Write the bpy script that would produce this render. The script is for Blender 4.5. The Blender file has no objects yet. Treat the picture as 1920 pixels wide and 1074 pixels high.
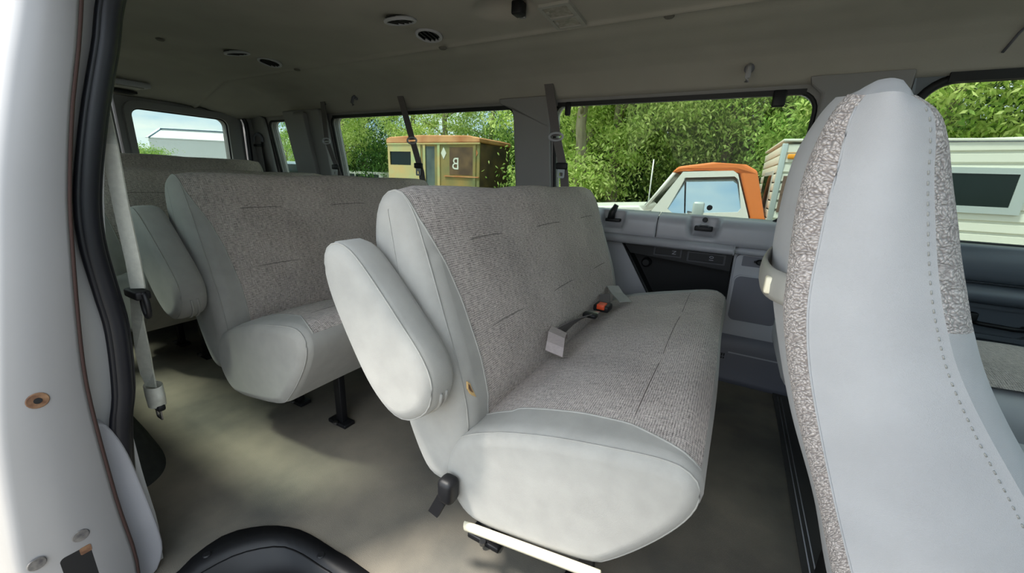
import bpy, bmesh, math, random
import numpy as np
from mathutils import Vector, Matrix, noise as mnoise
from mathutils.geometry import tessellate_polygon
random.seed(7)
SC = bpy.context.scene
COL = SC.collection
PI = math.pi

# ------------------------------------------------------------------ camera
FPX, YAW, PITCH, ROLL, CAMZ = 729.0, .503, .273, .042, .88
def _rot():
    cy, sy = math.cos(YAW), math.sin(YAW)
    fwd = np.array([-sy*math.cos(PITCH), cy*math.cos(PITCH), -math.sin(PITCH)])
    right = np.array([cy, sy, 0.]); up = np.cross(right, fwd)
    R = np.array([right, up, -fwd]); c, s = math.cos(ROLL), math.sin(ROLL)
    return np.array([[c, s, 0], [-s, c, 0], [0, 0, 1]]) @ R
RM = _rot()
CAM = np.array([0, 0, CAMZ])
def at(px, py, ax, val):
    """point seen at a photo pixel on the plane axis=val (used to measure the place)"""
    r = RM.T @ np.array([(px-960)/FPX, -(py-537)/FPX, -1.])
    return Vector(CAM + r*((val-CAM[ax])/r[ax]))
cd = bpy.data.cameras.new('camera'); cam = bpy.data.objects.new('camera', cd); COL.objects.link(cam)
cd.sensor_width = 36; cd.lens = FPX/1920*36; cd.clip_start = .02; cd.clip_end = 3000
m4 = Matrix([list(RM.T[i])+[CAM[i]] for i in range(3)]+[[0, 0, 0, 1]])
cam.matrix_world = m4
SC.camera = cam

# ------------------------------------------------------------------ sky, sun, exposure
wd = bpy.data.worlds.new('sky'); SC.world = wd; wd.use_nodes = True
nt = wd.node_tree; nt.nodes.clear()
def wn(t, **k):
    n = nt.nodes.new(t)
    for a, b in k.items(): setattr(n, a, b)
    return n
tc = wn('ShaderNodeTexCoord'); mp = wn('ShaderNodeMapping'); mp.inputs['Scale'].default_value = (1.4, 1.4, 4.5)
no = wn('ShaderNodeTexNoise'); no.inputs['Scale'].default_value = 1.6; no.inputs['Detail'].default_value = 7; no.inputs['Roughness'].default_value = .58
rp = wn('ShaderNodeValToRGB'); rp.color_ramp.elements[0].position = .36; rp.color_ramp.elements[1].position = .58
rp.color_ramp.elements[0].color = (.40, .62, .86, 1); rp.color_ramp.elements[1].color = (.97, .98, .97, 1)
bg = wn('ShaderNodeBackground'); bg.inputs['Strength'].default_value = 1.65
wo = wn('ShaderNodeOutputWorld')
nt.links.new(tc.outputs['Generated'], mp.inputs['Vector']); nt.links.new(mp.outputs['Vector'], no.inputs['Vector'])
nt.links.new(no.outputs['Fac'], rp.inputs['Fac']); nt.links.new(rp.outputs['Color'], bg.inputs['Color'])
nt.links.new(bg.outputs['Background'], wo.inputs['Surface'])
sl = bpy.data.lights.new('sun', 'SUN'); sl.energy = 5.4; sl.angle = math.radians(9); sl.color = (1, .96, .88)
sun = bpy.data.objects.new('sun', sl); COL.objects.link(sun)
SUN_EL, SUN_AZ = math.radians(62), math.radians(-140)   # azimuth from +X: from the open-door side, a little to the rear
sun.rotation_euler = Vector((math.cos(SUN_EL)*math.cos(SUN_AZ), math.cos(SUN_EL)*math.sin(SUN_AZ), math.sin(SUN_EL))).to_track_quat('Z', 'Y').to_euler()
vs = SC.view_settings
vs.view_transform = 'Standard'; vs.look = 'None'; vs.gamma = 1; vs.use_curve_mapping = False
vs.exposure = 1.15

# ------------------------------------------------------------------ materials
MATS = {}
def srgb(r, g, b):
    return tuple(((c/255)/12.92 if c/255 <= .04045 else ((c/255+.055)/1.055)**2.4) for c in (r, g, b))
def mat(name, col, rough=.6, metal=0, var=.0, vscale=30, bump=0, bscale=200, spec=.5, col2=None, detail=3, coords='Object', stretch=None, sheen=0):
    if name in MATS: return MATS[name]
    m = bpy.data.materials.new(name); m.use_nodes = True; MATS[name] = m
    n = m.node_tree.nodes; l = m.node_tree.links; b = n['Principled BSDF']
    b.inputs['Roughness'].default_value = rough; b.inputs['Metallic'].default_value = metal
    b.inputs['Specular IOR Level'].default_value = spec
    b.inputs['Base Color'].default_value = (*col, 1)
    if sheen: b.inputs['Sheen Weight'].default_value = sheen
    t = n.new('ShaderNodeTexCoord'); src = t.outputs[coords]
    if stretch:
        mm = n.new('ShaderNodeMapping'); mm.inputs['Scale'].default_value = stretch; l.new(src, mm.inputs['Vector']); src = mm.outputs['Vector']
    if var or col2:
        x = n.new('ShaderNodeTexNoise'); x.inputs['Scale'].default_value = vscale; x.inputs['Detail'].default_value = detail; l.new(src, x.inputs['Vector'])
        r = n.new('ShaderNodeValToRGB'); l.new(x.outputs['Fac'], r.inputs['Fac'])
        r.color_ramp.elements[0].position = .33; r.color_ramp.elements[1].position = .67
        c2 = col2 or tuple(min(1, c*(1+var)) for c in col); c1 = col if col2 else tuple(c*(1-var) for c in col)
        r.color_ramp.elements[0].color = (*c1, 1); r.color_ramp.elements[1].color = (*c2, 1)
        l.new(r.outputs['Color'], b.inputs['Base Color'])
    if bump:
        x = n.new('ShaderNodeTexNoise'); x.inputs['Scale'].default_value = bscale; x.inputs['Detail'].default_value = 3; l.new(src, x.inputs['Vector'])
        u = n.new('ShaderNodeBump'); u.inputs['Strength'].default_value = bump; u.inputs['Distance'].default_value = .002
        l.new(x.outputs['Fac'], u.inputs['Height']); l.new(u.outputs['Normal'], b.inputs['Normal'])
    return m
def tweed(name, dark, light, period, streak, bump=.6, dist=.003):
    """woven cloth: two thread directions in metres of UV plus slubs"""
    m = bpy.data.materials.new(name); m.use_nodes = True; MATS[name] = m
    n = m.node_tree.nodes; l = m.node_tree.links; b = n['Principled BSDF']
    b.inputs['Roughness'].default_value = .95; b.inputs['Specular IOR Level'].default_value = .15; b.inputs['Sheen Weight'].default_value = .15
    t = n.new('ShaderNodeTexCoord')
    def wave(axis, sc):
        w = n.new('ShaderNodeTexWave'); w.bands_direction = axis; w.inputs['Scale'].default_value = sc
        w.inputs['Distortion'].default_value = 2.2; w.inputs['Detail'].default_value = 2; w.inputs['Detail Scale'].default_value = 1.5
        l.new(t.outputs['UV'], w.inputs['Vector']); return w
    wx, wy = wave('X', .314/period), wave('Y', .314/period)
    mx = n.new('ShaderNodeMath'); mx.operation = 'MULTIPLY'; l.new(wx.outputs['Fac'], mx.inputs[0]); l.new(wy.outputs['Fac'], mx.inputs[1])
    def nz(scale, st):
        mm = n.new('ShaderNodeMapping'); mm.inputs['Scale'].default_value = st; l.new(t.outputs['UV'], mm.inputs['Vector'])
        x = n.new('ShaderNodeTexNoise'); x.inputs['Scale'].default_value = scale; x.inputs['Detail'].default_value = 4; l.new(mm.outputs['Vector'], x.inputs['Vector']); return x
    s1, s2, s3 = nz(1, (60/streak, 400/streak, 1)), nz(1, (500/streak, 25/streak, 1)), nz(5, (1, 1, 1))
    def add(a, bb, k):
        q = n.new('ShaderNodeMath'); q.operation = 'MULTIPLY_ADD'; l.new(a, q.inputs[0]); q.inputs[1].default_value = k; l.new(bb, q.inputs[2]); return q.outputs[0]
    hf = n.new('ShaderNodeMath'); hf.operation = 'MULTIPLY'; hf.inputs[1].default_value = .55; l.new(mx.outputs[0], hf.inputs[0])
    v = add(s1.outputs['Fac'], hf.outputs[0], 1.25); v = add(s2.outputs['Fac'], v, .85); v = add(s3.outputs['Fac'], v, .35)
    r = n.new('ShaderNodeValToRGB'); l.new(v, r.inputs['Fac'])
    mr = n.new('ShaderNodeMapRange'); mr.inputs['From Min'].default_value = .95; mr.inputs['From Max'].default_value = 1.75
    l.new(v, mr.inputs['Value']); l.new(mr.outputs['Result'], r.inputs['Fac'])
    r.color_ramp.elements[0].color = (*dark, 1); r.color_ramp.elements[1].color = (*light, 1)
    l.new(r.outputs['Color'], b.inputs['Base Color'])
    u = n.new('ShaderNodeBump'); u.inputs['Strength'].default_value = bump; u.inputs['Distance'].default_value = dist
    l.new(v, u.inputs['Height']); l.new(u.outputs['Normal'], b.inputs['Normal'])
    return m
def glassmat(name, tint, refl=.06, rough=.0):
    m = bpy.data.materials.new(name); m.use_nodes = True; MATS[name] = m
    n = m.node_tree.nodes; l = m.node_tree.links; n.clear()
    o = n.new('ShaderNodeOutputMaterial'); mx = n.new('ShaderNodeMixShader'); tr = n.new('ShaderNodeBsdfTransparent'); g = n.new('ShaderNodeBsdfGlossy')
    tr.inputs['Color'].default_value = (*tint, 1); g.inputs['Roughness'].default_value = rough; mx.inputs['Fac'].default_value = refl
    l.new(tr.outputs[0], mx.inputs[1]); l.new(g.outputs[0], mx.inputs[2]); l.new(mx.outputs[0], o.inputs['Surface'])
    return m
def leafmat(name, c1, c2):
    m = bpy.data.materials.new(name); m.use_nodes = True; MATS[name] = m
    n = m.node_tree.nodes; l = m.node_tree.links; n.clear()
    o = n.new('ShaderNodeOutputMaterial'); mx = n.new('ShaderNodeMixShader'); d = n.new('ShaderNodeBsdfDiffuse'); t = n.new('ShaderNodeBsdfTranslucent')
    tc = n.new('ShaderNodeTexCoord'); x = n.new('ShaderNodeTexNoise'); x.inputs['Scale'].default_value = 3.0; x.inputs['Detail'].default_value = 4
    l.new(tc.outputs['Object'], x.inputs['Vector'])
    r = n.new('ShaderNodeValToRGB'); r.color_ramp.elements[0].position = .35; r.color_ramp.elements[1].position = .65
    r.color_ramp.elements[0].color = (*c1, 1); r.color_ramp.elements[1].color = (*c2, 1)
    ge = n.new('ShaderNodeNewGeometry'); av = n.new('ShaderNodeMath'); av.operation = 'MULTIPLY_ADD'; av.inputs[1].default_value = .45
    sb = n.new('ShaderNodeMath'); sb.operation = 'SUBTRACT'; sb.inputs[1].default_value = .5; l.new(ge.outputs['Random Per Island'], sb.inputs[0])
    l.new(sb.outputs[0], av.inputs[0]); l.new(x.outputs['Fac'], av.inputs[2])
    l.new(av.outputs[0], r.inputs['Fac']); l.new(r.outputs[0], d.inputs['Color']); l.new(r.outputs[0], t.inputs['Color'])
    mx.inputs['Fac'].default_value = .42; l.new(d.outputs[0], mx.inputs[1]); l.new(t.outputs[0], mx.inputs[2]); l.new(mx.outputs[0], o.inputs['Surface'])
    return m
M_GREY = mat('grey_velour', srgb(163, 160, 154), .92, var=.05, vscale=22, bump=.25, bscale=900, spec=.15, sheen=.2)
M_GREYB = mat('grey_seat_cover', srgb(172, 172, 174), .92, var=.06, vscale=9, bump=.3, bscale=1100, spec=.15, sheen=.2)
M_TWEED = tweed('tweed', srgb(104, 94, 91), srgb(230, 218, 210), .0046, .8)
def boucle(name, dark, light, sc):
    m = bpy.data.materials.new(name); m.use_nodes = True; MATS[name] = m
    n = m.node_tree.nodes; l = m.node_tree.links; b = n['Principled BSDF']
    b.inputs['Roughness'].default_value = .95; b.inputs['Specular IOR Level'].default_value = .1; b.inputs['Sheen Weight'].default_value = .2
    t = n.new('ShaderNodeTexCoord'); mm = n.new('ShaderNodeMapping'); mm.inputs['Scale'].default_value = (.62, 1.15, 1); l.new(t.outputs['UV'], mm.inputs['Vector'])
    nz = n.new('ShaderNodeTexNoise'); nz.inputs['Scale'].default_value = 60; l.new(mm.outputs[0], nz.inputs['Vector'])
    mx = n.new('ShaderNodeMixRGB'); mx.blend_type = 'ADD'; mx.inputs['Fac'].default_value = .012; l.new(mm.outputs[0], mx.inputs[1]); l.new(nz.outputs['Color'], mx.inputs[2])
    v = n.new('ShaderNodeTexVoronoi'); v.inputs['Scale'].default_value = sc; l.new(mx.outputs[0], v.inputs['Vector'])
    r = n.new('ShaderNodeValToRGB'); r.color_ramp.elements[0].position = .15; r.color_ramp.elements[1].position = .75
    r.color_ramp.elements[0].color = (*light, 1); r.color_ramp.elements[1].color = (*dark, 1)
    l.new(v.outputs['Distance'], r.inputs['Fac']); l.new(r.outputs[0], b.inputs['Base Color'])
    u = n.new('ShaderNodeBump'); u.invert = True; u.inputs['Strength'].default_value = 1; u.inputs['Distance'].default_value = .004
    l.new(v.outputs['Distance'], u.inputs['Height']); l.new(u.outputs['Normal'], b.inputs['Normal']); return m
M_BOUCLE = boucle('boucle', srgb(150, 141, 138), srgb(222, 213, 209), 270)
M_PLAS = mat('grey_plastic', srgb(164, 164, 170), .36, var=.05, vscale=6, bump=.08, bscale=700)
M_PLASD = mat('dark_grey_plastic', srgb(98, 98, 107), .45, bump=.08, bscale=700)
M_PILL = mat('pillar_trim', srgb(128, 126, 126), .6, bump=.1, bscale=600)
M_DOORP = mat('door_card', srgb(88, 93, 101), .38, bump=.06, bscale=600)
M_BLACK = mat('black_plastic', srgb(19, 19, 22), .5, spec=.35)
M_LBLF = mat('label_frame', srgb(48, 48, 54), .5)
M_VOID = mat('black_bin', srgb(13, 13, 16), .7)
M_RUB = mat('black_rubber', srgb(22, 23, 30), .42, var=.15, vscale=8)
M_HEAD = mat('headliner', srgb(160, 156, 148), .97, var=.05, vscale=4, bump=.3, bscale=500, spec=.1)
M_CARP = mat('floor_carpet', srgb(90, 88, 83), .97, col2=srgb(142, 133, 119), vscale=2.6, detail=6, bump=.5, bscale=600, spec=.1)
M_CARPD = mat('dark_carpet', srgb(58, 60, 58), .98, var=.12, vscale=40, bump=.6, bscale=500, spec=.1)
M_MAT = mat('front_mat', srgb(62, 60, 58), .8, var=.12, vscale=3, bump=.3, bscale=400)
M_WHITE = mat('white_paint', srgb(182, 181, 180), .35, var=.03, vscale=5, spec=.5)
M_JAMB = mat('shaded_white_paint', srgb(134, 133, 134), .38, var=.03, vscale=5)  # white van paint darkened, the jamb's shade put into its colour
M_RUST = mat('rust', srgb(92, 62, 44), .8, col2=srgb(140, 108, 80), vscale=60)
M_CHIP = mat('chipped_metal', srgb(70, 68, 70), .6, col2=srgb(116, 112, 108), vscale=90)
M_STEEL = mat('steel', srgb(150, 150, 152), .35, 1)
M_BELT = mat('belt_webbing', srgb(96, 91, 91), .75, var=.06, vscale=200, bump=.3, bscale=900)
M_BELTP = mat('pale_belt', srgb(176, 164, 162), .7, var=.06, vscale=120, bump=.3, bscale=900)
M_BELTW = mat('worn_pale_belt', srgb(196, 196, 186), .75, var=.06, vscale=120, bump=.3, bscale=900)
M_TAG = mat('grey_tab', srgb(150, 150, 146), .8, var=.05, vscale=60)
M_ORNG = mat('orange_button', srgb(226, 84, 44), .4)
M_CREAM = mat('cream_trim', srgb(228, 220, 196), .35)
M_FOAM = mat('yellow_foam', srgb(214, 178, 122), .9, bump=.5, bscale=300)
M_STITCH = mat('stitch_thread', srgb(116, 108, 104), .9)
M_LENS = mat('lamp_lens', srgb(150, 146, 136), .25, var=.25, vscale=60)
M_LENSF = mat('lamp_frame', srgb(150, 148, 142), .5)
M_TEXT = mat('printed_mark', srgb(150, 150, 158), .6)
M_GLASS = glassmat('tinted_glass', (.50, .545, .515), .012)
M_GLASSD = glassmat('door_glass', (.52, .56, .53), .012)
M_GLASSC = glassmat('clear_glass', (.62, .68, .66), .05)
M_CARGL = mat('reflective_window', srgb(196, 212, 222), .03, 1)
M_DARKGL = mat('dark_window', srgb(20, 34, 32), .12, spec=.3)
M_SHLD = mat('windshield', srgb(150, 176, 168), .1, .5)
M_PICKW = mat('pickup_white', srgb(236, 232, 224), .35)
M_PICKO = mat('pickup_orange', srgb(232, 128, 62), .4)
M_CAMP = mat('camper_siding', srgb(226, 226, 212), .5)
M_ALUM = mat('aluminium_trim', srgb(188, 196, 194), .45, .3)
M_BROWN = mat('brown_panel', srgb(112, 88, 76), .6, var=.2, vscale=12, stretch=(1, 1, 4))
M_AMBER = mat('amber_lamp', srgb(244, 160, 44), .3)
M_RUSTR = mat('rusty_roof', srgb(186, 118, 74), .85, col2=srgb(222, 166, 116), vscale=1.6, detail=6)
M_GREENV = mat('faded_green_paint', srgb(120, 126, 84), .8, col2=srgb(168, 140, 82), vscale=1.3, detail=7)
M_GREENL = mat('pale_green_paint', srgb(178, 190, 138), .8, col2=srgb(206, 176, 118), vscale=1.5, detail=6)
M_BROWNV = mat('dark_rust_panel', srgb(74, 58, 48), .85, col2=srgb(116, 92, 66), vscale=2.2, detail=6)
M_BLUEV = mat('blue_grey_door', srgb(70, 84, 86), .7, col2=srgb(104, 116, 108), vscale=2)
M_TIRE = mat('tyre', srgb(30, 30, 30), .85)
M_BARK = mat('bark', srgb(120, 108, 92), .9, col2=srgb(168, 156, 138), vscale=7, detail=6, bump=.6, bscale=25, stretch=(1, 1, .25))
M_GRND = mat('gravel', srgb(112, 106, 94), .95, col2=srgb(140, 133, 120), vscale=.8, detail=9, bump=.4, bscale=30)
M_GRASS = mat('understory', srgb(70, 90, 40), .95, col2=srgb(120, 140, 62), vscale=1.2, detail=8)
L1 = leafmat('leaf_bright', srgb(164, 192, 92), srgb(232, 242, 160))
L2 = leafmat('leaf_mid', srgb(124, 160, 76), srgb(190, 212, 124))
L3 = leafmat('leaf_dark', srgb(58, 92, 50), srgb(108, 142, 78))
M_BLDW = mat('white_metal_wall', srgb(226, 228, 228), .6)
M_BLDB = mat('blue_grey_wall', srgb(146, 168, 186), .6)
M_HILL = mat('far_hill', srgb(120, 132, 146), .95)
M_SUVB = mat('pale_blue_van', srgb(186, 204, 216), .5)

# ------------------------------------------------------------------ helpers
def mesh(name, V, F, uv=None, smooth=True):
    me = bpy.data.meshes.new(name); me.from_pydata([tuple(v) for v in V], [], [tuple(f) for f in F])
    if uv is not None:
        ul = me.uv_layers.new(name='UVMap'); li = np.empty(len(me.loops), dtype=np.int32); me.loops.foreach_get('vertex_index', li)
        ul.data.foreach_set('uv', np.asarray(uv, dtype=np.float32)[li].ravel())
    if smooth: me.polygons.foreach_set('use_smooth', [True]*len(me.polygons))
    me.update(); return me
def fixn(me):
    bm = bmesh.new(); bm.from_mesh(me); bmesh.ops.recalc_face_normals(bm, faces=bm.faces); bm.to_mesh(me); bm.free(); return me
def ob(name, me, m, parent=None, label=None, fix=True):
    if fix: fixn(me)
    o = bpy.data.objects.new(name, me); COL.objects.link(o)
    if m: me.materials.append(m)
    if parent is not None:
        o.parent = parent; o.matrix_parent_inverse = parent.matrix_basis.inverted()
    if label: o['label'] = label
    return o
def thing(name, label, cat, loc=(0, 0, 0), group=None):
    e = bpy.data.objects.new(name, None); COL.objects.link(e); e.location = loc; e.empty_display_size = .05
    e['label'] = label; e['category'] = cat
    if group: e['group'] = group
    return e
def tag(o, label, cat, group=None):
    o['label'] = label; o['category'] = cat
    if group: o['group'] = group
    return o
def struct(o, label=None):
    o['kind'] = 'structure'
    if label: o['label'] = label
    return o
class B:
    def __init__(s): s.V = []; s.F = []
    def add(s, V, F):
        k = len(s.V); s.V += [tuple(v) for v in V]; s.F += [tuple(i+k for i in f) for f in F]; return s
    def me(s, name='m', smooth=True, uv=None): return mesh(name, s.V, s.F, uv, smooth)
def box(x0, x1, y0, y1, z0, z1, bev=.0, seg=2, name='m'):
    bm = bmesh.new(); bmesh.ops.create_cube(bm, size=1)
    for v in bm.verts: v.co = Vector(((x0+x1)/2+v.co.x*(x1-x0), (y0+y1)/2+v.co.y*(y1-y0), (z0+z1)/2+v.co.z*(z1-z0)))
    if bev: bmesh.ops.bevel(bm, geom=list(bm.edges), offset=bev, segments=seg, affect='EDGES', profile=.5)
    me = bpy.data.meshes.new(name); bm.to_mesh(me); bm.free()
    if bev: me.polygons.foreach_set('use_smooth', [True]*len(me.polygons)); 
    return me
def boxf(x0, x1, y0, y1, z0, z1):
    V = [(x, y, z) for x in (x0, x1) for y in (y0, y1) for z in (z0, z1)]
    return V, [(0, 1, 3, 2), (4, 6, 7, 5), (0, 4, 5, 1), (2, 3, 7, 6), (0, 2, 6, 4), (1, 5, 7, 3)]
def frame_of(t, up=Vector((0, 0, 1))):
    t = t.normalized(); a = t.cross(up)
    if a.length < 1e-4: a = t.cross(Vector((1, 0, 0)))
    a.normalize(); return a, a.cross(t).normalized()
def sweep(pts, sec, closed=False, up=Vector((0, 0, 1)), caps=True, scale=None):
    """sweep a closed 2D section along points"""
    pts = [Vector(p) for p in pts]; n = len(pts); k = len(sec); V = []; F = []
    for i, p in enumerate(pts):
        t = (pts[(i+1) % n]-pts[i-1]) if closed else (pts[min(i+1, n-1)]-pts[max(i-1, 0)])
        a, b = frame_of(t, up); sc = scale[i] if scale else 1
        V += [p+a*u*sc+b*v*sc for u, v in sec]
    for i in range(n if closed else n-1):
        for j in range(k):
            F.append((i*k+j, i*k+(j+1) % k, ((i+1) % n)*k+(j+1) % k, ((i+1) % n)*k+j))
    if caps and not closed: F += [tuple(range(k)), tuple((n-1)*k+j for j in range(k))[::-1]]
    return V, F
def circ(r, n=8, ry=None): return [(r*math.cos(2*PI*i/n), (ry or r)*math.sin(2*PI*i/n)) for i in range(n)]
def tube(pts, r, n=8, closed=False, name='m', up=Vector((0, 0, 1)), scale=None):
    V, F = sweep(pts, circ(r, n), closed, up, scale=scale); return mesh(name, V, F)
def spl(pts, n, closed=False):
    P = np.array([list(p) for p in pts], float); N = len(P); out = []
    m = N if closed else N-1; per = max(4, n*4//m)
    for i in range(m):
        if closed: a, b, c, d = P[i-1], P[i], P[(i+1) % N], P[(i+2) % N]
        else: a, b, c, d = P[max(i-1, 0)], P[i], P[i+1], P[min(i+2, N-1)]
        for s in range(per):
            t = s/per; out.append(.5*((2*b)+(-a+c)*t+(2*a-5*b+4*c-d)*t*t+(-a+3*b-3*c+d)*t**3))
    out.append(P[0] if closed else P[-1]); out = np.array(out)
    L = np.r_[0, np.cumsum(np.linalg.norm(np.diff(out, axis=0), axis=1))]
    q = np.linspace(0, L[-1], n+1)[:-1] if closed else np.linspace(0, L[-1], n)
    return np.stack([np.interp(q, L, out[:, k]) for k in range(P.shape[1])], 1)
def rrect(x0, y0, x1, y1, r, n=6):
    rs = r if isinstance(r, (tuple, list)) else (r,)*4
    out = []
    for (cx, cy, a), rr in zip(((x1, y1, 0), (x0, y1, 90), (x0, y0, 180), (x1, y0, 270)), rs):
        sx = -1 if cx == x1 else 1; sy = -1 if cy == y1 else 1
        for i in range(n+1):
            t = math.radians(a+90*i/n); out.append((cx+sx*rr+rr*math.cos(t), cy+sy*rr+rr*math.sin(t)))
    return out
def plate(outer, holes, fn, d0, d1, name='m', smooth=False):
    """flat panel with holes; fn(u,v,d)->3D, d0 and d1 are its two faces"""
    loops = [outer]+list(holes); flat = [p for lp in loops for p in lp]; N = len(flat)
    tris = tessellate_polygon([[Vector((u, v, 0)) for u, v in lp] for lp in loops])
    V = [fn(u, v, d0) for u, v in flat]+[fn(u, v, d1) for u, v in flat]
    F = [tuple(t) for t in tris]+[tuple(i+N for i in t[::-1]) for t in tris]
    k = 0
    for lp in loops:
        n = len(lp)
        for i in range(n): a, b = k+i, k+(i+1) % n; F.append((a, b, b+N, a+N))
        k += n
    return mesh(name, V, F, smooth=smooth)
def grid(fn, us, vs, uvf=None, closed_u=False, name='m'):
    nu, nv = len(us), len(vs); V = [fn(u, v) for u in us for v in vs]; F = []
    for i in range(nu if closed_u else nu-1):
        for j in range(nv-1): F.append((i*nv+j, ((i+1) % nu)*nv+j, ((i+1) % nu)*nv+j+1, i*nv+j+1))
    return mesh(name, V, F, [uvf(u, v) for u in us for v in vs] if uvf else None)
def ribbon(pts, wdir, w, th=.0018, name='m'):
    """strap: centre line points, a width direction (one vector or one per point), width and thickness"""
    pts = [Vector(p) for p in pts]; n = len(pts); V = []; F = []
    ws = wdir if isinstance(wdir, list) else [wdir]*n
    for i, p in enumerate(pts):
        t = (pts[min(i+1, n-1)]-pts[max(i-1, 0)]).normalized(); a = Vector(ws[i]).normalized(); b = t.cross(a).normalized()
        V += [p-a*w/2-b*th, p+a*w/2-b*th, p+a*w/2+b*th, p-a*w/2+b*th]
    for i in range(n-1):
        for j in range(4): F.append((i*4+j, i*4+(j+1) % 4, (i+1)*4+(j+1) % 4, (i+1)*4+j))
    F += [(0, 1, 2, 3), tuple((n-1)*4+j for j in (3, 2, 1, 0))]
    return mesh(name, V, F, smooth=False)
def disc(c, axis, r, h, n=20, bev=.0, ry=None, name='m'):
    """short round plug, centre c, pointing along axis, height h"""
    ax = Vector(axis).normalized(); a, b = frame_of(ax); c = Vector(c); ry = ry or r; V = []; F = []
    rings = [(0, 1), (h-bev, 1), (h, 1-bev/max(r, 1e-6))] if bev else [(0, 1), (h, 1)]
    for hh, s in rings: V += [c+ax*hh+a*r*s*math.cos(2*PI*i/n)+b*ry*s*math.sin(2*PI*i/n) for i in range(n)]
    for k in range(len(rings)-1):
        for i in range(n): F.append((k*n+i, k*n+(i+1) % n, (k+1)*n+(i+1) % n, (k+1)*n+i))
    F += [tuple(range(n))[::-1], tuple((len(rings)-1)*n+i for i in range(n))]
    return mesh(name, V, F, smooth=False)
def extr(poly, fn, d0, d1, name='m', smooth=False): return plate(poly, [], fn, d0, d1, name, smooth)
def bevmod(o, w=.004, seg=2, ang=35):
    m = o.modifiers.new('bevel', 'BEVEL'); m.width = w; m.segments = seg; m.limit_method = 'ANGLE'; m.angle_limit = math.radians(ang); return o
XZ = lambda x, z, d: (x, d, z)
def glyph(s, size, name, M, m, parent):
    cu = bpy.data.curves.new('t', 'FONT'); cu.body = s; cu.size = size; cu.extrude = .0004; cu.align_x = 'CENTER'; cu.align_y = 'CENTER'
    t = bpy.data.objects.new('t', cu); COL.objects.link(t); bpy.context.view_layer.update()
    me = bpy.data.meshes.new_from_object(t.evaluated_get(bpy.context.evaluated_depsgraph_get())); bpy.data.objects.remove(t)
    me.transform(M); return ob(name, me, m, parent, fix=False)

# ------------------------------------------------------------------ van shell
XR, XF = -3.5, 1.55                  # rear doors, dash
def wl(x, z, d): return (x, 1.98-(.085*(z-.70)/.55 if z > .70 else 0)+d, z)      # left wall surface, d outwards
# floor with the step well cut out of it
step_out = [(-.94, .20), (-.945, .232), (-.959, .27), (-.958, .327), (-.927, .371), (-.878, .408), (-.822, .43), (-.768, .438), (-.673, .442), (-.588, .445), (.34, .445), (.40, .40), (.41, .20)]
fl = ob('floor', extr([(XR, .19), *step_out, (XF, .20), (XF, 2.0), (XR, 2.0)], lambda x, y, d: (x, y, d), 0, -.04), M_CARP); struct(fl, 'worn grey carpet floor of the van')
mt = ob('front_mat', extr([(.285, .47), (1.5, .47), (1.5, 1.93), (.285, 1.93)], lambda x, y, d: (x, y, d), .006, .0005), M_MAT, fl)
for k in (0, .012): ob('mat_seam', tube([(.30+k, .5, .007), (.30+k, 1.9, .007)], .0016, 6), M_PLAS, fl)
ins = [(-.90, .20), (-.90, .24), (-.893, .28), (-.873, .326), (-.822, .376), (-.767, .394), (-.673, .400), (-.588, .402), (.30, .402), (.36, .36), (.37, .20)]
V = [(*p, 0.004) for p in step_out]; n = len(step_out)
ringo = spl(step_out, 60); ringi = spl(ins, 60)
sp = B()
for z0, z1, a, b in ((.006, .006, ringo, ringi), (.006, -.24, ringi, ringi)):
    sp.add([(p[0], p[1], z0) for p in a]+[(p[0], p[1], z1) for p in b], [(i, i+1, 61+i-0, 60+i) for i in range(59)])
st = ob('trim_1', sp.me(), M_BLACK); struct(st, 'black scuff plate around the step well')
so = st.modifiers.new('solid', 'SOLIDIFY'); so.thickness = .006; so.offset = -1
ob('step_tread', extr([(-.96, .02), (.42, .02), (.42, .45), (-.96, .45)], lambda x, y, d: (x, y, d), -.24, -.27), M_VOID, st)
for px, py in ((602, 1041), (388, 1040)):
    p = at(px, py, 2, .006); ob('screw', disc(p, (0, 0, 1), .009, .003, 14, .002), M_BLACK, st)
# body skin under the floor / door sill
ob('door_sill', box(-.96, .42, .02, .06, -.30, .0, .01), M_WHITE, st)

# headliner
VENTS = [(-1.206, 1.238), (-1.205, 1.396), (-2.316, 1.229), (-2.315, 1.39)]
def ceil_z(x, y):
    d = abs(y-1.06)
    z = np.interp(d, [0, .30, .44, .60, .70, .76, .80, .822, .835], [1.424, 1.424, 1.416, 1.398, 1.374, 1.343, 1.303, 1.272, 1.248])
    z -= .012*math.exp(-((d-.44)/.012)**2); z += .008*math.exp(-((d-.49)/.035)**2)
    for vx, vy in VENTS: z += .016*math.exp(-(((x-vx+.05)/.12)**2+((y-vy)/.08)**2))*(1 if d < .40 else .1)
    z += .055/(1+math.exp((math.hypot((x+.79)/1.25, y-1.295)-.068)/.007))
    if x < -3.02: z -= (.145*min(1, (-3.02-x)/.45))*max(0, min(1, (z-1.25)/.12))
    return float(z)
ys = np.concatenate([np.linspace(.228, .3, 8), np.linspace(.32, 1.0, 30), np.linspace(1.02, 1.48, 44), np.linspace(1.485, 1.54, 10), np.linspace(1.56, 1.80, 14), np.linspace(1.815, 1.893, 9)])
xs = np.concatenate([np.linspace(XR+.03, -2.6, 40), np.linspace(-2.57, -2.0, 26), np.linspace(-1.97, -1.5, 12), np.linspace(-1.47, -.5, 50), np.linspace(-.45, 1.2, 24)])
ce = ob('ceiling', grid(lambda x, y: (x, y, ceil_z(x, y)), xs, ys), M_HEAD, fix=False); struct(ce, 'grey cloth headliner')
so = ce.modifiers.new('solid', 'SOLIDIFY'); so.thickness = .03; so.offset = 1
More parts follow.
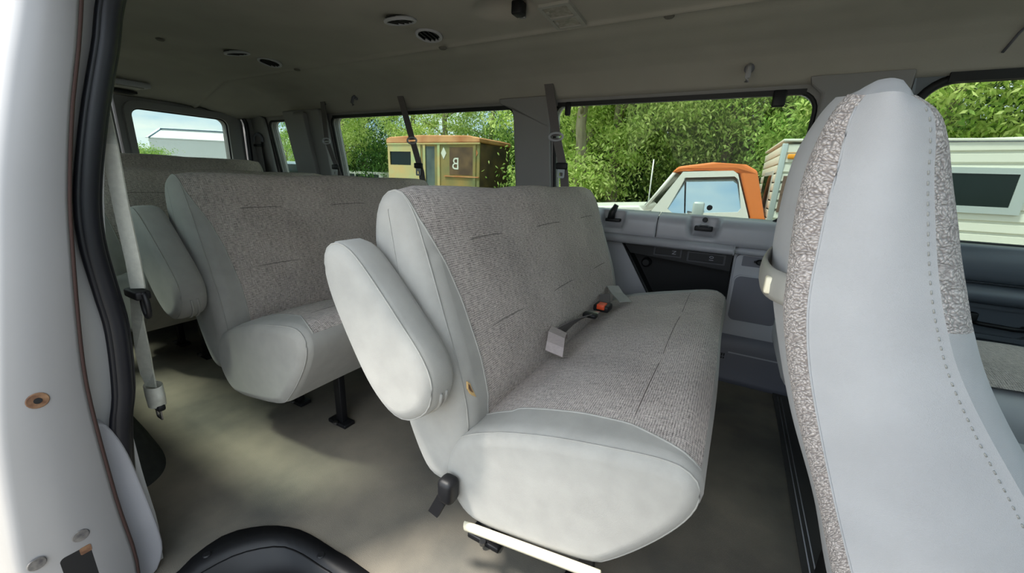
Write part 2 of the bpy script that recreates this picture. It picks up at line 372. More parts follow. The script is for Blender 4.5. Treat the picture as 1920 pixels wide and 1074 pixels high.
ob('roof_skin', box(XR-.05, 1.25, .24, 1.90, 1.50, 1.53, .012), M_WHITE, ce)
# side of the roof skin down to the drip rail on both sides
for s in (0, 1):
    yy = [(.30, 1.53), (.235, 1.44), (.215, 1.28)] if s == 0 else [(1.83, 1.53), (1.90, 1.44), (1.945, 1.26)]
    ob('roof_side', grid(lambda x, q: (x, q[0], q[1]), [XR-.05, 1.25], yy), M_WHITE, ce)
ob('headliner_joint', tube([(.62+.02*math.sin(i*.4), y, ceil_z(.62, y)-.002) for i, y in enumerate(np.linspace(.32, 1.86, 40))], .004, 6), M_PLASD, ce)
# left wall
W1 = rrect(-2.53, .725, -1.075, 1.232, .05); W2 = rrect(-.85, .722, .20, 1.230, (.07, .05, .05, .11)); WQ = rrect(-3.275, .74, -2.96, 1.225, .05)
lw = ob('wall_left', plate([(XR, .66), (.45, .66), (.45, 1.262), (XR, 1.262)], [W1, W2, WQ], wl, 0, .05), M_PILL); struct(lw, 'inner left side of the van with window openings')
ob('outer_skin', plate([(XR, .66), (.45, .66), (.45, 1.262), (XR, 1.262)], [W1, W2, WQ], wl, .052, .07), M_WHITE, lw)
BIN = [(.028, .38), (.03, .598), (-.482, .622), (-.335, .38)]
lo = ob('lower_panel', plate([(XR, 0), (.45, 0), (.45, .66), (XR, .66)], [[(.035, .33), (.03, .60), (-.487, .628), (-.30, .33)]], wl, 0, .03), M_PLAS, lw)
ob('outer_lower_skin', extr([(XR, -.35), (.45, -.35), (.45, .66), (XR, .66)], wl, .13, .15), M_WHITE, lw)
def window(n, hole, fn, label, glass=M_GLASS, r=.009, d=.03, seal=.006):
    pts = [Vector(fn(u, v, seal)) for u, v in hole]
    w = ob(f'window_{n}', tube(pts, r, 8, True, up=Vector((0, 1, 0))), M_BLACK); struct(w, label)
    ob('pane', extr(hole, fn, d, d+.004), glass, w)
    return w
window(1, W1, wl, 'rear left side window, trees and an old step van beyond')
window(2, W2, wl, 'front left side window, an orange-roofed pickup beyond')
window(3, WQ, wl, 'narrow rear quarter window')
def lbar(x0, x1, z0, z1, d, name, parent, m=M_BLACK):     # black strip along a window head
    return ob(name, extr([(x0, z0), (x1, z0), (x1, z1), (x0, z1)], wl, -d, .01), m, parent)
for i, (x0, x1) in enumerate(((-2.50, -1.09), (-.83, .16))): lbar(x0, x1, 1.219, 1.238, .006, 'head_seal', bpy.data.objects[f'window_{i+1}'])
# pillar covers standing proud of the wall
def pillar(n, poly, d, label):
    o = ob(f'trim_{n}', extr(poly, lambda u, v, q: wl(u, v, q), -d, .0), M_PILL); bevmod(o, .012, 3); return struct(o, label)
pillar(2, [(-1.068, .66), (-.856, .66), (-.868, 1.20), (-.875, 1.268), (-1.16, 1.268), (-1.15, 1.242), (-1.085, 1.226), (-1.072, 1.19)], .022, 'grey pillar cover between the two left windows')
dp = pillar(3, [(-2.93, .66), (-2.545, .66), (-2.55, 1.275), (-2.96, 1.275)], .07, 'broad grey pillar cover ahead of the quarter window')
ob('rib', extr([(-2.80, .66), (-2.66, .66), (-2.68, 1.26), (-2.80, 1.26)], wl, -.10, -.06), M_PILL, dp); bevmod(bpy.data.objects['rib'], .02, 3)
pillar(4, [(.215, .66), (.445, .66), (.445, 1.275), (.16, 1.275), (.17, 1.245), (.205, 1.215)], .02, 'grey pillar cover beside the driver door')
pillar(5, [(-3.48, .5), (-3.285, .5), (-3.285, 1.24), (-3.33, 1.27), (-3.48, 1.27)], .03, 'rear corner pillar cover')
# sill trim with two latch notches; shelf; bin; lower panels
NOT = (-.515, -.105)
def sill(x, t):
    k = max(0, max(1-(max(0, abs(x-c)-.045)/.03) for c in NOT)); k = min(1, k); k = k*k*(3-2*k)
    P = [(1.985, .748), (1.972-.0*k, .742), (1.945+.03*k, .738-.03*k), (1.925+.035*k, .722-.05*k), (1.918+.01*k, .70-.045*k), (1.918, .652), (1.925, .634), (1.985, .632)]
    q = spl(P, 14); i = t; return (x, q[i][0], q[i][1])
for i, (a, b) in enumerate(((-1.05, -.302), (-.298, .235))):
    s = ob(f'trim_{6+i}', grid(sill, np.linspace(a, b, 70), range(14)), M_PLAS); struct(s, ('rear' if i == 0 else 'front')+' length of the grey window sill trim')
    so = s.modifiers.new('solid', 'SOLIDIFY'); so.thickness = .004
sh = ob('trim_8', grid(lambda x, t: (x, *spl([(1.985, .640), (1.93, .640), (1.90, .634), (1.888, .622), (1.89, .604), (1.905, .597), (1.985, .597)], 14)[t]), [-.60, -.02, .024, .028], range(14)), M_PLAS); struct(sh, 'rounded grey armrest shelf above the black bin')
so = sh.modifiers.new('solid', 'SOLIDIFY'); so.thickness = .004
ob('shelf_end', box(.026, .031, 1.89, 1.985, .598, .639, .002), M_PLAS, sh)
sh2 = ob('trim_9', grid(lambda x, t: (x, *spl([(1.985, .636), (1.955, .636), (1.936, .628), (1.93, .612), (1.94, .598), (1.985, .596)], 12)[t]), [.032, .24], range(12)), M_PLAS); struct(sh2, 'short continuation of the grey shelf towards the front')
# black storage bin: labelled fascia over a dark cavity
bn = thing('storage_bin', 'black open storage bin let into the left wall behind the bench', 'bin', (-.2, 1.98, .36))
cav = B(); q = [(.035, .33), (.03, .60), (-.487, .628), (-.30, .33)]
for i in range(4):
    a, b = q[i], q[(i+1) % 4]; k = len(cav.V); cav.add([(a[0], 1.978, a[1]), (b[0], 1.978, b[1]), (b[0], 2.09, b[1]), (a[0], 2.09, a[1])], [(0, 1, 2, 3)])
cav.add([(p[0], 2.09, p[1]) for p in q], [(0, 1, 2, 3)])
c = ob('cavity', cav.me(smooth=False), M_VOID, bn); so = c.modifiers.new('solid', 'SOLIDIFY'); so.thickness = .004
ob('fascia', extr([(.027, .515), (.029, .597), (-.47, .620), (-.415, .545)], lambda x, z, d: (x, d, z), 1.962, 1.975), M_BLACK, bn)
def slotlabel(x0, x1, z0, z1, s, gx):
    f = ob('label_frame', plate(rrect(x0, z0, x1, z1, .004), [rrect(x0+.008, z0+.007, x1-.008, z1-.007, .003)], XZ, 1.955, 1.964), M_LBLF, bn)
    ob('label_plate', extr(rrect(x0+.009, z0+.008, x1-.009, z1-.008, .002), XZ, 1.9585, 1.963), M_BLACK, f)
    glyph(s, .026, 'mark', Matrix.Translation((gx, 1.9578, (z0+z1)/2))@Matrix.Rotation(PI/2, 4, 'X')@Matrix.Rotation(PI/2, 4, 'Z'), M_TEXT, f)
slotlabel(-.305, -.178, .548, .592, 'N', -.212)
slotlabel(-.155, .004, .538, .586, '10', -.052)
ob('knob', disc((-.35, 2.075, .488), (0, -1, 0), .024, .03, 20, .008), M_BLACK, bn)
# raised grey panel with the rounded cover, pull latch and floor vents
pn = ob('trim_10', extr(rrect(.043, .17, .32, .595, .02), XZ, 1.958, 1.98), M_PLAS); struct(pn, 'grey lower wall panel ahead of the bin'); bevmod(pn, .005)
cov = ob('cover_rim', plate(rrect(.048, .292, .245, .508, .03), [rrect(.054, .298, .239, .502, .026)], XZ, 1.953, 1.96), M_PLAS, pn); bevmod(cov, .002)
ob('cover_plate', extr(rrect(.054, .298, .239, .502, .026), XZ, 1.9565, 1.96), M_PLASD, pn)
ob('latch_recess', extr(rrect(.068, .548, .215, .592, .004), XZ, 1.9568, 1.96), M_PLASD, pn)
kn = ob('latch_knob', disc((.135, 1.957, .572), (0, -1, 0), .017, .016, 16, .006, .012), M_BLACK, pn)
ob('latch_tail', box(.112, .150, 1.948, 1.956, .568, .576, .002), M_BLACK, pn)
kp = ob('trim_11', grid(lambda x, t: (x, *spl([(1.985, .235), (1.962, .225), (1.945, .20), (1.94, .15), (1.935, .05), (1.93, .0)], 12)[t]), [-.6, -.2, .0, .20, .335, .345], range(12)), M_PLASD); struct(kp, 'dark grey kick panel along the floor below the left wall')
so = kp.modifiers.new('solid', 'SOLIDIFY'); so.thickness = .004
for i in range(5): ob('louvre', box(.085, .30, 1.9355, 1.9405, .088+i*.014, .094+i*.014), M_PLAS, kp)
for i in range(4):
    for j in range(2): ob('grille_slot', box(.040+i*.009, .046+i*.009, 1.934, 1.94, .106+j*.018, .12+j*.018), M_VOID, kp)
# driver door beyond the pillar
WD = [(.53, .715), (1.30, .715), (1.22, .95), (1.10, 1.245)] + [(.50+.09*math.cos(t)*1.0+.06, 1.155+.09*math.sin(t)) for t in np.linspace(PI/2, PI, 8)] + [(.47, 1.0), (.48, .75)]
dr = ob('door_1', plate([(.45, .0), (1.5, .0), (1.5, .72), (1.22, 1.275), (.45, 1.275)], [WD], wl, 0, .05), M_DOORP); struct(dr, 'driver door, grey inside')
wdr = window(4, WD, wl, 'driver door window, camper beyond', M_GLASSD, .016, .03)
lbar(.53, 1.12, 1.232, 1.26, .012, 'head_seal', wdr)
ob('half_open_glass_edge', tube([wl(x, 1.058, .03) for x in (.5, .8, 1.17)], .0022, 6), M_ALUM, wdr)
ob('sill_pad', grid(lambda x, t: (x, *spl([(1.985, .725), (1.95, .720), (1.93, .70), (1.925, .64), (1.94, .60), (1.985, .595)], 10)[t]), [.46, 1.45], range(10)), M_DOORP, dr)
ob('armrest', grid(lambda x, t: (x, *spl([(1.985, .588), (1.93, .586), (1.90, .575), (1.90, .54), (1.93, .525), (1.985, .522)], 12)[t]), [.5, .8, .95, 1.0], range(12)), M_DOORP, dr)
hc = ob('handle_cup', plate(rrect(.62, .395, .97, .52, .03), [rrect(.635, .41, .955, .505, .026)], XZ, 1.955, 1.98), M_DOORP, dr); bevmod(hc, .004)
ob('pull_handle', tube([(.80, 1.965, .452), (.82, 1.945, .45), (.90, 1.94, .447), (.935, 1.945, .447), (.94, 1.975, .448)], .008, 8), M_BLACK, dr)
ob('handle_cap', box(.765, .815, 1.945, 1.97, .45, .485, .005), M_BLACK, dr)

# rear wall: two doors with windows and a dark gap around them
rw = ob('wall_rear', plate([(.2, 0), (1.98, 0), (1.90, 1.40), (.27, 1.40)], [[(.31, .05), (1.81, .05), (1.84, .8)] + [(1.84-.13+.13*math.cos(t), 1.18+.13*math.sin(t)) for t in np.linspace(0, PI/2, 8)] + [(.36, 1.31), (.31, 1.20)]], lambda u, v, d: (XR-d, u, v), -.05, .05), M_PILL); struct(rw, 'rear frame of the van')
for i, (y0, y1) in enumerate(((.33, 1.06), (1.075, 1.815))):
    H = rrect(y0+.10 if i == 0 else y0+.065, .73, y1-.065 if i == 0 else y1-.115, 1.215, .05)
    rc = (.02, .02) if i else (.09, .09)
    D = rrect(y0, .06, y1, 1.292, (.11, .02, .02, .02) if i else (.02, .11, .02, .02))
    fn = lambda u, v, d: (XR-d, u, v)
    o = ob(f'door_{2+i}', plate(D, [H], fn, -.02, .05), M_PILL); struct(o, ('right' if i == 0 else 'left')+' rear cargo door seen from inside')
    rim = ob('inner_rim', plate(rrect(H[0][0]-99, 0, 1, 1, 0) if False else rrect(y0+.03, .6, y1-.03, 1.26, .07), [H], fn, -.045, -.018), M_PILL, o); bevmod(rim, .012)
    w = ob(f'window_{5+i}', tube([Vector(fn(u, v, -.02)) for u, v in H], .008, 8, True, up=Vector((1, 0, 0))), M_BLACK); struct(w, ('right' if i == 0 else 'left')+' rear door window')
    ob('pane', extr(H, fn, .01, .014), M_GLASS, w)
gs = tube([(XR+.045, *p) for p in [(1.826, .1), (1.83, .8)] + [(1.83-.12+.12*math.cos(t), 1.178+.12*math.sin(t)) for t in np.linspace(0, PI/2, 8)] + [(1.3, 1.302), (.40, 1.302)]], .016, 8, up=Vector((1, 0, 0)))
ob('door_gap_seal', gs, M_RUB, rw)
ob('check_strap', box(XR+.06, XR+.14, 1.02, 1.16, 1.285, 1.30, .004), M_BLACK, rw)

# right wall: jamb behind the open door, skin, inner lining, windows
JO = [(.020, -.32), (.035, 0), (.045, .2), (.053, .28), (.062, .367), (.073, .454), (.085, .525), (.122, .719), (.148, .848), (.171, .939), (.193, 1.019), (.217, 1.099), (.255, 1.25)]
JI = [(.150, -.32), (.165, 0), (.171, .10), (.168, .20), (.167, .264), (.168, .416), (.172, .518), (.184, .631), (.199, .748), (.211, .828), (.238, .959), (.267, 1.073), (.305, 1.25)]
JO = spl(JO, 40); JI = spl(JI, 40)
jb = B(); rows = [[(-1.30, o[0]-.006, o[1]), (-.985, o[0]-.006, o[1]), (-.962, o[0]-.003, o[1]), (-.952, o[0]+.006, o[1]), (-.95, (o[0]*.5+i[0]*.5), (o[1]+i[1])/2), (-.95, i[0]-.004, i[1]), (-.953, i[0], i[1]), (-1.05, i[0]+.004, i[1])] for o, i in zip(JO, JI)]
k = len(rows[0]); jb.add([p for r in rows for p in r], [(a*k+b, a*k+b+1, (a+1)*k+b+1, (a+1)*k+b) for a in range(39) for b in range(k-1)])
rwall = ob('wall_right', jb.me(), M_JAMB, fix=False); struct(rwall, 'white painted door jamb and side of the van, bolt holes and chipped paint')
so = rwall.modifiers.new('solid', 'SOLIDIFY'); so.thickness = .003; so.offset = 0
def wr(x, z, d): return (x, .190+(.115*(z-.70)/.55 if z > .70 else 0)+d, z)
RW1 = rrect(-2.48, .74, -1.24, 1.20, .05); RW2 = rrect(-3.28, .74, -2.66, 1.20, .05)
ob('outer_skin', plate([(XR, .70), (-1.16, .70), (-1.16, 1.30), (XR, 1.30)], [RW1, RW2], wr, -.075, -.06), M_WHITE, rwall)
ob('outer_lower_skin', extr([(XR, -.33), (-1.16, -.33), (-1.16, .70), (XR, .70)], lambda x, z, d: (x, .085+d+.03*(z-.7)*0, z), -.01, 0), M_WHITE, rwall)
ob('lining', plate([(XR, 0), (-1.03, 0), (-1.03, .70), (XR, .70)], [], wr, 0, -.03), M_PLAS, rwall)
ob('upper_lining', plate([(XR, .70), (-1.03, .70), (-1.03, 1.30), (XR, 1.30)], [RW1, RW2], wr, 0, -.05), M_PILL, rwall)
window(7, RW1, wr, 'right side window behind the door opening', M_GLASS, .008, -.04, -.004); window(8, RW2, wr, 'rearmost right side window', M_GLASS, .008, -.04, -.004)
# flange, gap line, rubber seal
ob('pinch_flange', grid(lambda i, y: (-1.015, JI[i][0]+y, JI[i][1]), range(40), [-.004, .03, .062]), M_WHITE, rwall, fix=False)
ob('gap_line', tube([(-.957, i[0]+.003, i[1]) for i in JI], .0045, 6, up=Vector((1, 0, 0))), mat('brown_gap', srgb(72, 52, 48), .7), rwall)
seal = [(.333, 1.149), (.313, 1.073), (.278, .956), (.246, .825), (.236, .738), (.238, .645), (.240, .564), (.228, .441), (.212, .37), (.196, .25), (.186, .10), (.184, .02)]
sp_ = [(-1.0, p[0], p[1]) for p in spl([(.385, 1.29)]+seal, 60)]
sr = ob('door_seal', B().add(*sweep(sp_, circ(.016, 12, .012), up=Vector((1, 0, 0)))).me(), M_RUB); tag(sr, 'black rubber door seal curving down the white jamb', 'seal')
ob('inner_lip', tube([(p[0]-.014, p[1]+.013, p[2]) for p in sp_], .011, 10, up=Vector((1, 0, 0))), M_RUB, sr)
ob('outer_lip', tube([(p[0]+.004, p[1]-.012, p[2]) for p in sp_], .006, 8, up=Vector((1, 0, 0))), M_RUB, sr)
# lower plastic corner trim inside the jamb
pt = [(.176, .401), (.190, .391), (.207, .328), (.217, .231), (.226, .096), (.222, .039), (.200, .0), (.16, .0), (.170, .08), (.172, .232), (.170, .349)]
ct = ob('trim_12', extr([tuple(p) for p in spl(pt, 40, True)], lambda u, v, d: (d, u, v), -.985, -1.03, smooth=False), M_PLAS); bevmod(ct, .008, 3); struct(ct, 'grey plastic corner trim at the foot of the door jamb')
# bolt hole, plugs, latch opening and paint chips on the jamb
def jamb(y, z): return Vector((-.9488, y, z))
bh = ob('bolt_washer', disc(jamb(.116, .494), (1, 0, 0), .0135, .002, 20, .001), M_RUST, rwall); ob('bolt_hole', disc(jamb(.116, .494)+Vector((.002, 0, 0)), (1, 0, 0), .005, .0008, 14), M_VOID, bh)
for y, z in ((.115, .213), (.060, .203)): ob('rubber_plug', disc(jamb(y, z), (1, 0, 0), .0115, .002, 18, .001), M_CHIP, rwall)
ob('latch_opening', extr(rrect(.083, .09, .122, .186, .008), lambda u, v, d: (d, u, v), -.9497, -.9485), M_VOID, rwall)
ob('latch_rust', extr(rrect(.108, .172, .123, .187, .003), lambda u, v, d: (d, u, v), -.9490, -.9478), M_RUST, rwall)
def blob(y, z, ry, rz, seed, rot=0):
    random.seed(seed); P = []
    for i in range(16):
        t = 2*PI*i/16; q = .65+.5*random.random(); u, v = ry*q*math.cos(t), rz*q*math.sin(t)
        P.append((y+u*math.cos(rot)-v*math.sin(rot), z+u*math.sin(rot)+v*math.cos(rot)))
    return ob('paint_chip', extr(P, lambda u, v, d: (d, u, v), -.9497, -.9489), M_CHIP, rwall)
blob(.132, .415, .010, .007, 3, .5); blob(.126, .448, .004, .006, 4); blob(.135, .188, .012, .003, 5, .7); blob(.140, .170, .012, .003, 6, .7); blob(.158, .335, .003, .002, 8)
# carpeted wheel housing on the right
wh = ob('wheel_housing', grid(lambda a, b: (-1.80+.50*math.copysign(abs(math.cos(a))**.45, math.cos(a))*b**.9, .195+.20*abs(math.sin(a))**.5*b**.9, .24*(1-b**3.2)), np.linspace(0, PI, 32), np.linspace(0.02, 1, 14)), M_CARPD); tag(wh, 'dark carpet-covered wheel housing behind the door jamb', 'wheel housing')

# front of the cabin: windscreen frame, dash, right front door (mostly out of frame)
dash = ob('wall_front', box(1.30, 1.60, .20, 1.98, 0, .74, .03), M_DOORP); struct(dash, 'dashboard wall')
for i, y in enumerate((.24, 1.93)):
    o = ob(f'trim_{13+i}', tube([(1.60, y, .70), (1.15, y+(.06 if i == 0 else -.06), 1.36)], .03, 8), M_PILL); struct(o, ('right' if i == 0 else 'left')+' windscreen pillar')
WS = [(.26, .72), (1.92, .72), (1.85, 1.36), (.32, 1.36)]
ws = ob('window_9', extr(WS, lambda u, v, d: (1.62-(v-.70)*.70+d, u, v), 0, .004), M_GLASSC); struct(ws, 'windscreen')
RD = rrect(.62, .74, 1.22, 1.22, .06)
dr2 = ob('door_4', plate([(.46, .0), (1.5, .0), (1.5, .70), (1.22, 1.28), (.46, 1.28)], [RD], wr, 0, -.06), M_DOORP); struct(dr2, 'front passenger door')
w10 = ob('window_10', extr(RD, wr, -.03, -.034), M_GLASSC); struct(w10, 'front passenger door window')

od = ob('door_5', plate(rrect(-.62, -.30, .10, 1.27, (.06, .10, .06, .06)), [rrect(-.50, .72, -.02, 1.18, .05)], lambda u, v, d: (.44+d+.16*(u-.10), u, v), 0, .06), M_DOORP); struct(od, 'open side door leaf swung out ahead of the opening')
ob('outer_panel', plate(rrect(-.62, -.30, .10, 1.27, (.06, .10, .06, .06)), [rrect(-.50, .72, -.02, 1.18, .05)], lambda u, v, d: (.44+d+.16*(u-.10), u, v), .061, .075), M_WHITE, od)
ob('pane', extr(rrect(-.50, .72, -.02, 1.18, .05), lambda u, v, d: (.44+d+.16*(u-.10), u, v), .03, .034), M_GLASS, od)
# ------------------------------------------------------------------ bench seats
BACK = [(-.43, .235), (-.402, .35), (-.422, .48), (-.470, .62), (-.515, .74), (-.545, .81), (-.580, .848), (-.622, .840), (-.650, .795), (-.657, .70), (-.635, .55), (-.606, .41), (-.575, .315), (-.525, .225), (-.47, .205)]
CUSH = [(-.45, .21), (-.462, .28), (-.432, .348), (-.36, .390), (-.24, .428), (-.12, .456), (-.03, .472), (.016, .463), (.034, .428), (.022, .375), (-.02, .305), (-.08, .232), (-.125, .200), (-.25, .172), (-.385, .155)]
def normals2(P):
    t = np.roll(P, -1, 0)-np.roll(P, 1, 0); nn = np.stack([t[:, 1], -t[:, 0]], 1); nn /= np.linalg.norm(nn, axis=1)[:, None]
    area = .5*np.sum(P[:, 0]*np.roll(P[:, 1], -1)-np.roll(P[:, 0], -1)*P[:, 1])
    return nn if area > 0 else -nn
def pad(prof, Y0, Y1, r, rng, ins, dx, root, nm, n=72, midrear=.12, puff=None, tw=None, gm=None):
    """upholstered block: closed side profile run from Y0 to Y1, rounded ends; cloth insert over part of it"""
    P = spl(prof, n, True); N = normals2(P); L = np.r_[0, np.cumsum(np.linalg.norm(np.diff(P, axis=0), axis=1))]
    def pos(i, y):
        d = min(y-Y0, Y1-y); q = 0 if d >= r else r-math.sqrt(max(0, r*r-(r-max(0, d))**2))
        h = puff(i, y, P[i]) if puff else 0
        x, z = P[i]-N[i]*(q-h); return (x+dx, y, z)
    inr = [rng(P[i], N[i]) for i in range(n)]
    b = [ins(P[i]) for i in range(n)]
    g = B(); ed = [0, .04, .15, .35, .6, 1.0]
    for side in (0, 1):
        rows = []
        for i in range(n):
            ds = [r*(1-math.cos(e*PI/2)) for e in ed]+list(np.linspace(r, max(b[i], r+.004), 6))[1:]
            if b[i] <= r+.004: ds = [b[i]*(1-math.cos(q*PI/20)) for q in range(11)]
            rows.append([pos(i, Y0+q if side == 0 else Y1-q) for q in ds])
        k = len(rows[0]); F = [(i*k+j, ((i+1) % n)*k+j, ((i+1) % n)*k+j+1, i*k+j+1) for i in range(n) for j in range(k-1)]
        V = [p for rr in rows for p in rr]; cx = P.mean(0); nv = len(V)
        yc = Y0-.006 if side == 0 else Y1+.006
        mid = [(.5*(rows[i][0][0]+cx[0]+dx), yc+(.002 if side == 0 else -.002), .5*(rows[i][0][2]+cx[1])) for i in range(n)]
        V += mid+[(cx[0]+dx, yc, cx[1])]
        F += [(i*k, ((i+1) % n)*k, nv+(i+1) % n, nv+i) for i in range(n)]+[(nv+i, nv+(i+1) % n, nv+n) for i in range(n)]
        g.add(V, F)
    T = []; idx = [i for i in range(n)]
    tw_b = B(); tuv = []
    for i in range(n):
        j = (i+1) % n; ki = 25
        def row(a): return [pos(a, Y0+b[a]+(Y1-Y0-2*b[a])*q/(ki-1)) for q in range(ki)]
        ra, rb = row(i), row(j); F = [(q, ki+q, ki+q+1, q+1) for q in range(ki-1)]
        if inr[i] and inr[j]:
            tw_b.add(ra+rb, F); la, lb = L[i], (L[j] if j else L[i]+.01); tuv += [(p[1], la) for p in ra]+[(p[1], lb) for p in rb]
        else: g.add(ra+rb, F)
    me = g.me(); bm = bmesh.new(); bm.from_mesh(me); bmesh.ops.remove_doubles(bm, verts=bm.verts, dist=.0004); bm.to_mesh(me); bm.free()
    o = ob(nm, me, gm or M_GREY, root)
    me = tw_b.me(uv=tuv); bm = bmesh.new(); bm.from_mesh(me); bmesh.ops.remove_doubles(bm, verts=bm.verts, dist=.0002); bm.to_mesh(me); bm.free()
    t = ob(nm+'_panel', me, tw or M_TWEED, root, 'brown-grey tweed cloth panel')
    # piping along the edge of the cloth
    ids = [i for i in range(n) if inr[i]]
    st = next((q for q in range(len(ids)) if ids[q]-ids[q-1] not in (1,)), 0); ids = ids[st:]+ids[:st]
    for side in (0, 1):
        ob('piping', tube([pos(i, Y0+b[i] if side == 0 else Y1-b[i]) for i in ids], .0021, 6), M_GREY, o)
    # end seams
    ob('end_seam', tube([pos(i, Y0+r*.45) for i in range(n)], .0017, 6, True), M_GREY, o)
    return o, t, P, N, pos, ids
ARM = [(-.695, .700), (-.680, .738), (-.645, .750), (-.605, .735), (-.555, .690), (-.490, .622), (-.437, .562), (-.416, .510), (-.430, .455), (-.478, .418), (-.528, .420), (-.585, .468), (-.64, .555), (-.682, .640)]
def bench(label, dx, Y0, Y1, arm=True, dz=0, detail=0, group='cloth bench seats in rows', zs=1.0):
    root = thing('bench_seat', label, 'bench seat', (dx-.3, (Y0+Y1)/2, 0), group)
    def tins(p):
        return float(np.interp(p[1], [.35, .5, .62, .70, .76, .80, .86], [.088, .086, .075, .058, .036, .024, .020]))
    def rngb(p, nn): return (nn[0] > -.55 and p[1] > .32 and p[0] > -.56-.0*p[1]) or (p[1] > .78)
    w3 = (Y1-Y0)/3
    def puffb(i, y, p):
        f = .006*abs(math.sin(PI*(y-Y0)/w3))**.7 if p[1] > .4 else 0
        return f+.002*math.sin(9*y+11*p[1])
    o, t, P, N, pos, ids = pad(BACK, Y0, Y1, .045, rngb, tins, dx, root, 'backrest', puff=puffb)
    # stitched lines on the backrest cloth
    def ib(z): return min((i for i in ids if N[i][0] > -.2), key=lambda i: abs(P[i][1]-z))
    for f in (1/3, 2/3):
        y = Y0+f*(Y1-Y0); ob('stitch_line', tube([Vector(pos(i, y))+Vector((-.0005, 0, 0)) for i in ids if .50 < P[i][1] < .77 and N[i][0] > -.2], .0011, 5), M_STITCH, t)
    for z in (.735, .55):
        i = ib(z)
        for s in range(3):
            a, c = Y0+s*w3+(.09 if s == 0 else .03), Y0+(s+1)*w3-(.09 if s == 2 else .03)
            ys_ = np.linspace(a, c, 14); ob('stitch_line', tube([Vector(pos(i, y))+Vector((0, 0, -.016*abs((y-(a+c)/2)/((c-a)/2))**3)) for y in ys_], .0011, 5), M_STITCH, t)
    def cins(p):
        return float(np.interp(p[0], [-.42, -.30, -.18, -.10, -.04, .0, .05], [.085, .094, .094, .085, .056, .040, .038]))
    def rngc(p, nn): return p[1] > .355 and nn[1] > .30 and p[0] > -.44
    def puffc(i, y, p):
        return (.007*abs(math.sin(PI*(y-Y0)/w3))**.7 if p[1] > .4 and p[0] < -.0 else 0)+.002*math.sin(8*y+13*p[0])
    oc, tcn, Pc, Nc, posc, idc = pad(CUSH, Y0-.005, Y1, .030, rngc, cins, dx, root, 'cushion', puff=puffc)
    top = [i for i in idc if Nc[i][1] > .3]
    for f in (1/3, 2/3):
        y = Y0+f*(Y1-Y0); ob('stitch_line', tube([posc(i, y) for i in top if -.37 < Pc[i][0] < -.03], .0011, 5), M_STITCH, tcn)
    i = min(top, key=lambda i: abs(Pc[i][0]+.10))
    for s in range(3):
        ys_ = np.linspace(Y0+s*w3+(.11 if s == 0 else .03), Y0+(s+1)*w3-(.10 if s == 2 else .03), 12)
        ob('stitch_line', tube([posc(i, y) for y in ys_], .0011, 5), M_STITCH, tcn)
    ob('front_patch', box(dx-.012, dx+.012, Y0+.12, Y0+.34, .30, .36), M_GREY, oc) if False else None
    if arm:
        Pa = spl(ARM, 48, True); Na = normals2(Pa); ya, yb = Y0-.092, Y0-.008
        prof = [(ya, .030), (ya+.002, .018), (ya+.010, .006), (ya+.022, 0), (yb-.02, 0), (yb-.006, .006), (yb, .02)]
        b = B(); k = len(prof); n = len(Pa); V = []
        for i in range(n):
            for y, q in prof: p = Pa[i]-Na[i]*q; V.append((p[0]+dx, y, p[1]))
        c = Pa.mean(0); V += [(c[0]+dx, ya-.004, c[1]), (c[0]+dx, yb, c[1])]
        F = [(i*k+j, ((i+1) % n)*k+j, ((i+1) % n)*k+j+1, i*k+j+1) for i in range(n) for j in range(k-1)]
        F += [(i*k, ((i+1) % n)*k, n*k) for i in range(n)]+[(i*k+k-1, ((i+1) % n)*k+k-1, n*k+1) for i in range(n)]
        a = ob('armrest', b.add(V, F).me(), M_GREY, root)
        ob('armrest_seam', tube([(Pa[i][0]+dx-Na[i][0]*.004, ya+.012, Pa[i][1]-Na[i][1]*.004) for i in range(n)], .0016, 6, True), M_GREY, a)
        lo_ = [i for i in range(n) if Pa[i][1] < .505 and Pa[i][0] > -.50]
        for oy, q in ((.030, .004), (.046, .002)):
            ob('cuff_fold', tube([(Pa[i][0]+dx+Na[i][0]*q*.3, ya+oy+.02*(.505-Pa[i][1])/.1, Pa[i][1]+Na[i][1]*q*.3) for i in lo_], .0035, 6), M_GREY, a)
    ob('far_end_cap', box(dx-.11, dx+.03, Y1-.004, Y1+.035, .36, .455, .03, 3), M_PLASD, root)
    # steel frame under the cushion, floor feet
    for y in ((Y0+.10 if detail else Y0+.22), Y1-.12):
        for x in (-.40, -.15):
            lg = ob('leg', box(x+dx-.016, x+dx+.016, y-.012, y+.012, .012, .19 if x < -.3 else .23, .003), M_BLACK, root)
            ft = ob('floor_foot', box(x+dx-.05, x+dx+.04, y-.022, y+.022, .0, .014, .003), M_BLACK, lg)
            ob('foot_bolt', disc((x+dx, y-.028, .014), (0, 0, 1), .008, .008, 10), M_STEEL, lg)
        ob('side_rail', tube([(-.46+dx, y, .19), (-.14+dx, y, .205)], .012, 8), M_BLACK, root)
    ob('cross_rail', tube([(-.16+dx, Y0+.06, .205), (-.16+dx, Y1-.06, .205)], .013, 8), M_BLACK, root)
    if detail:
        a, c = Vector((-.392+dx, Y0-.012, .152)), Vector((-.098+dx, Y0-.012, .206))
        e = ob('edge_strip', B().add(*sweep([a+(c-a)*q/6 for q in range(7)], circ(.012, 10, .007), up=Vector((0, 1, 0)))).me(), M_CREAM, root, 'cream plastic edge strip under the cushion end')
        lv = ob('release_lever', box(-.445+dx, -.407+dx, Y0-.046, Y0-.008, .215, .272, .012, 3), M_BLACK, root, 'black seat release lever')
        lv.rotation_euler = (0, 0, 0)
        ob('lever_plate', extr([(-.475, .168), (-.45, .162), (-.418, .232), (-.44, .242)], lambda x, z, d: (x+dx, d, z), Y0-.036, Y0-.026), M_BLACK, lv)
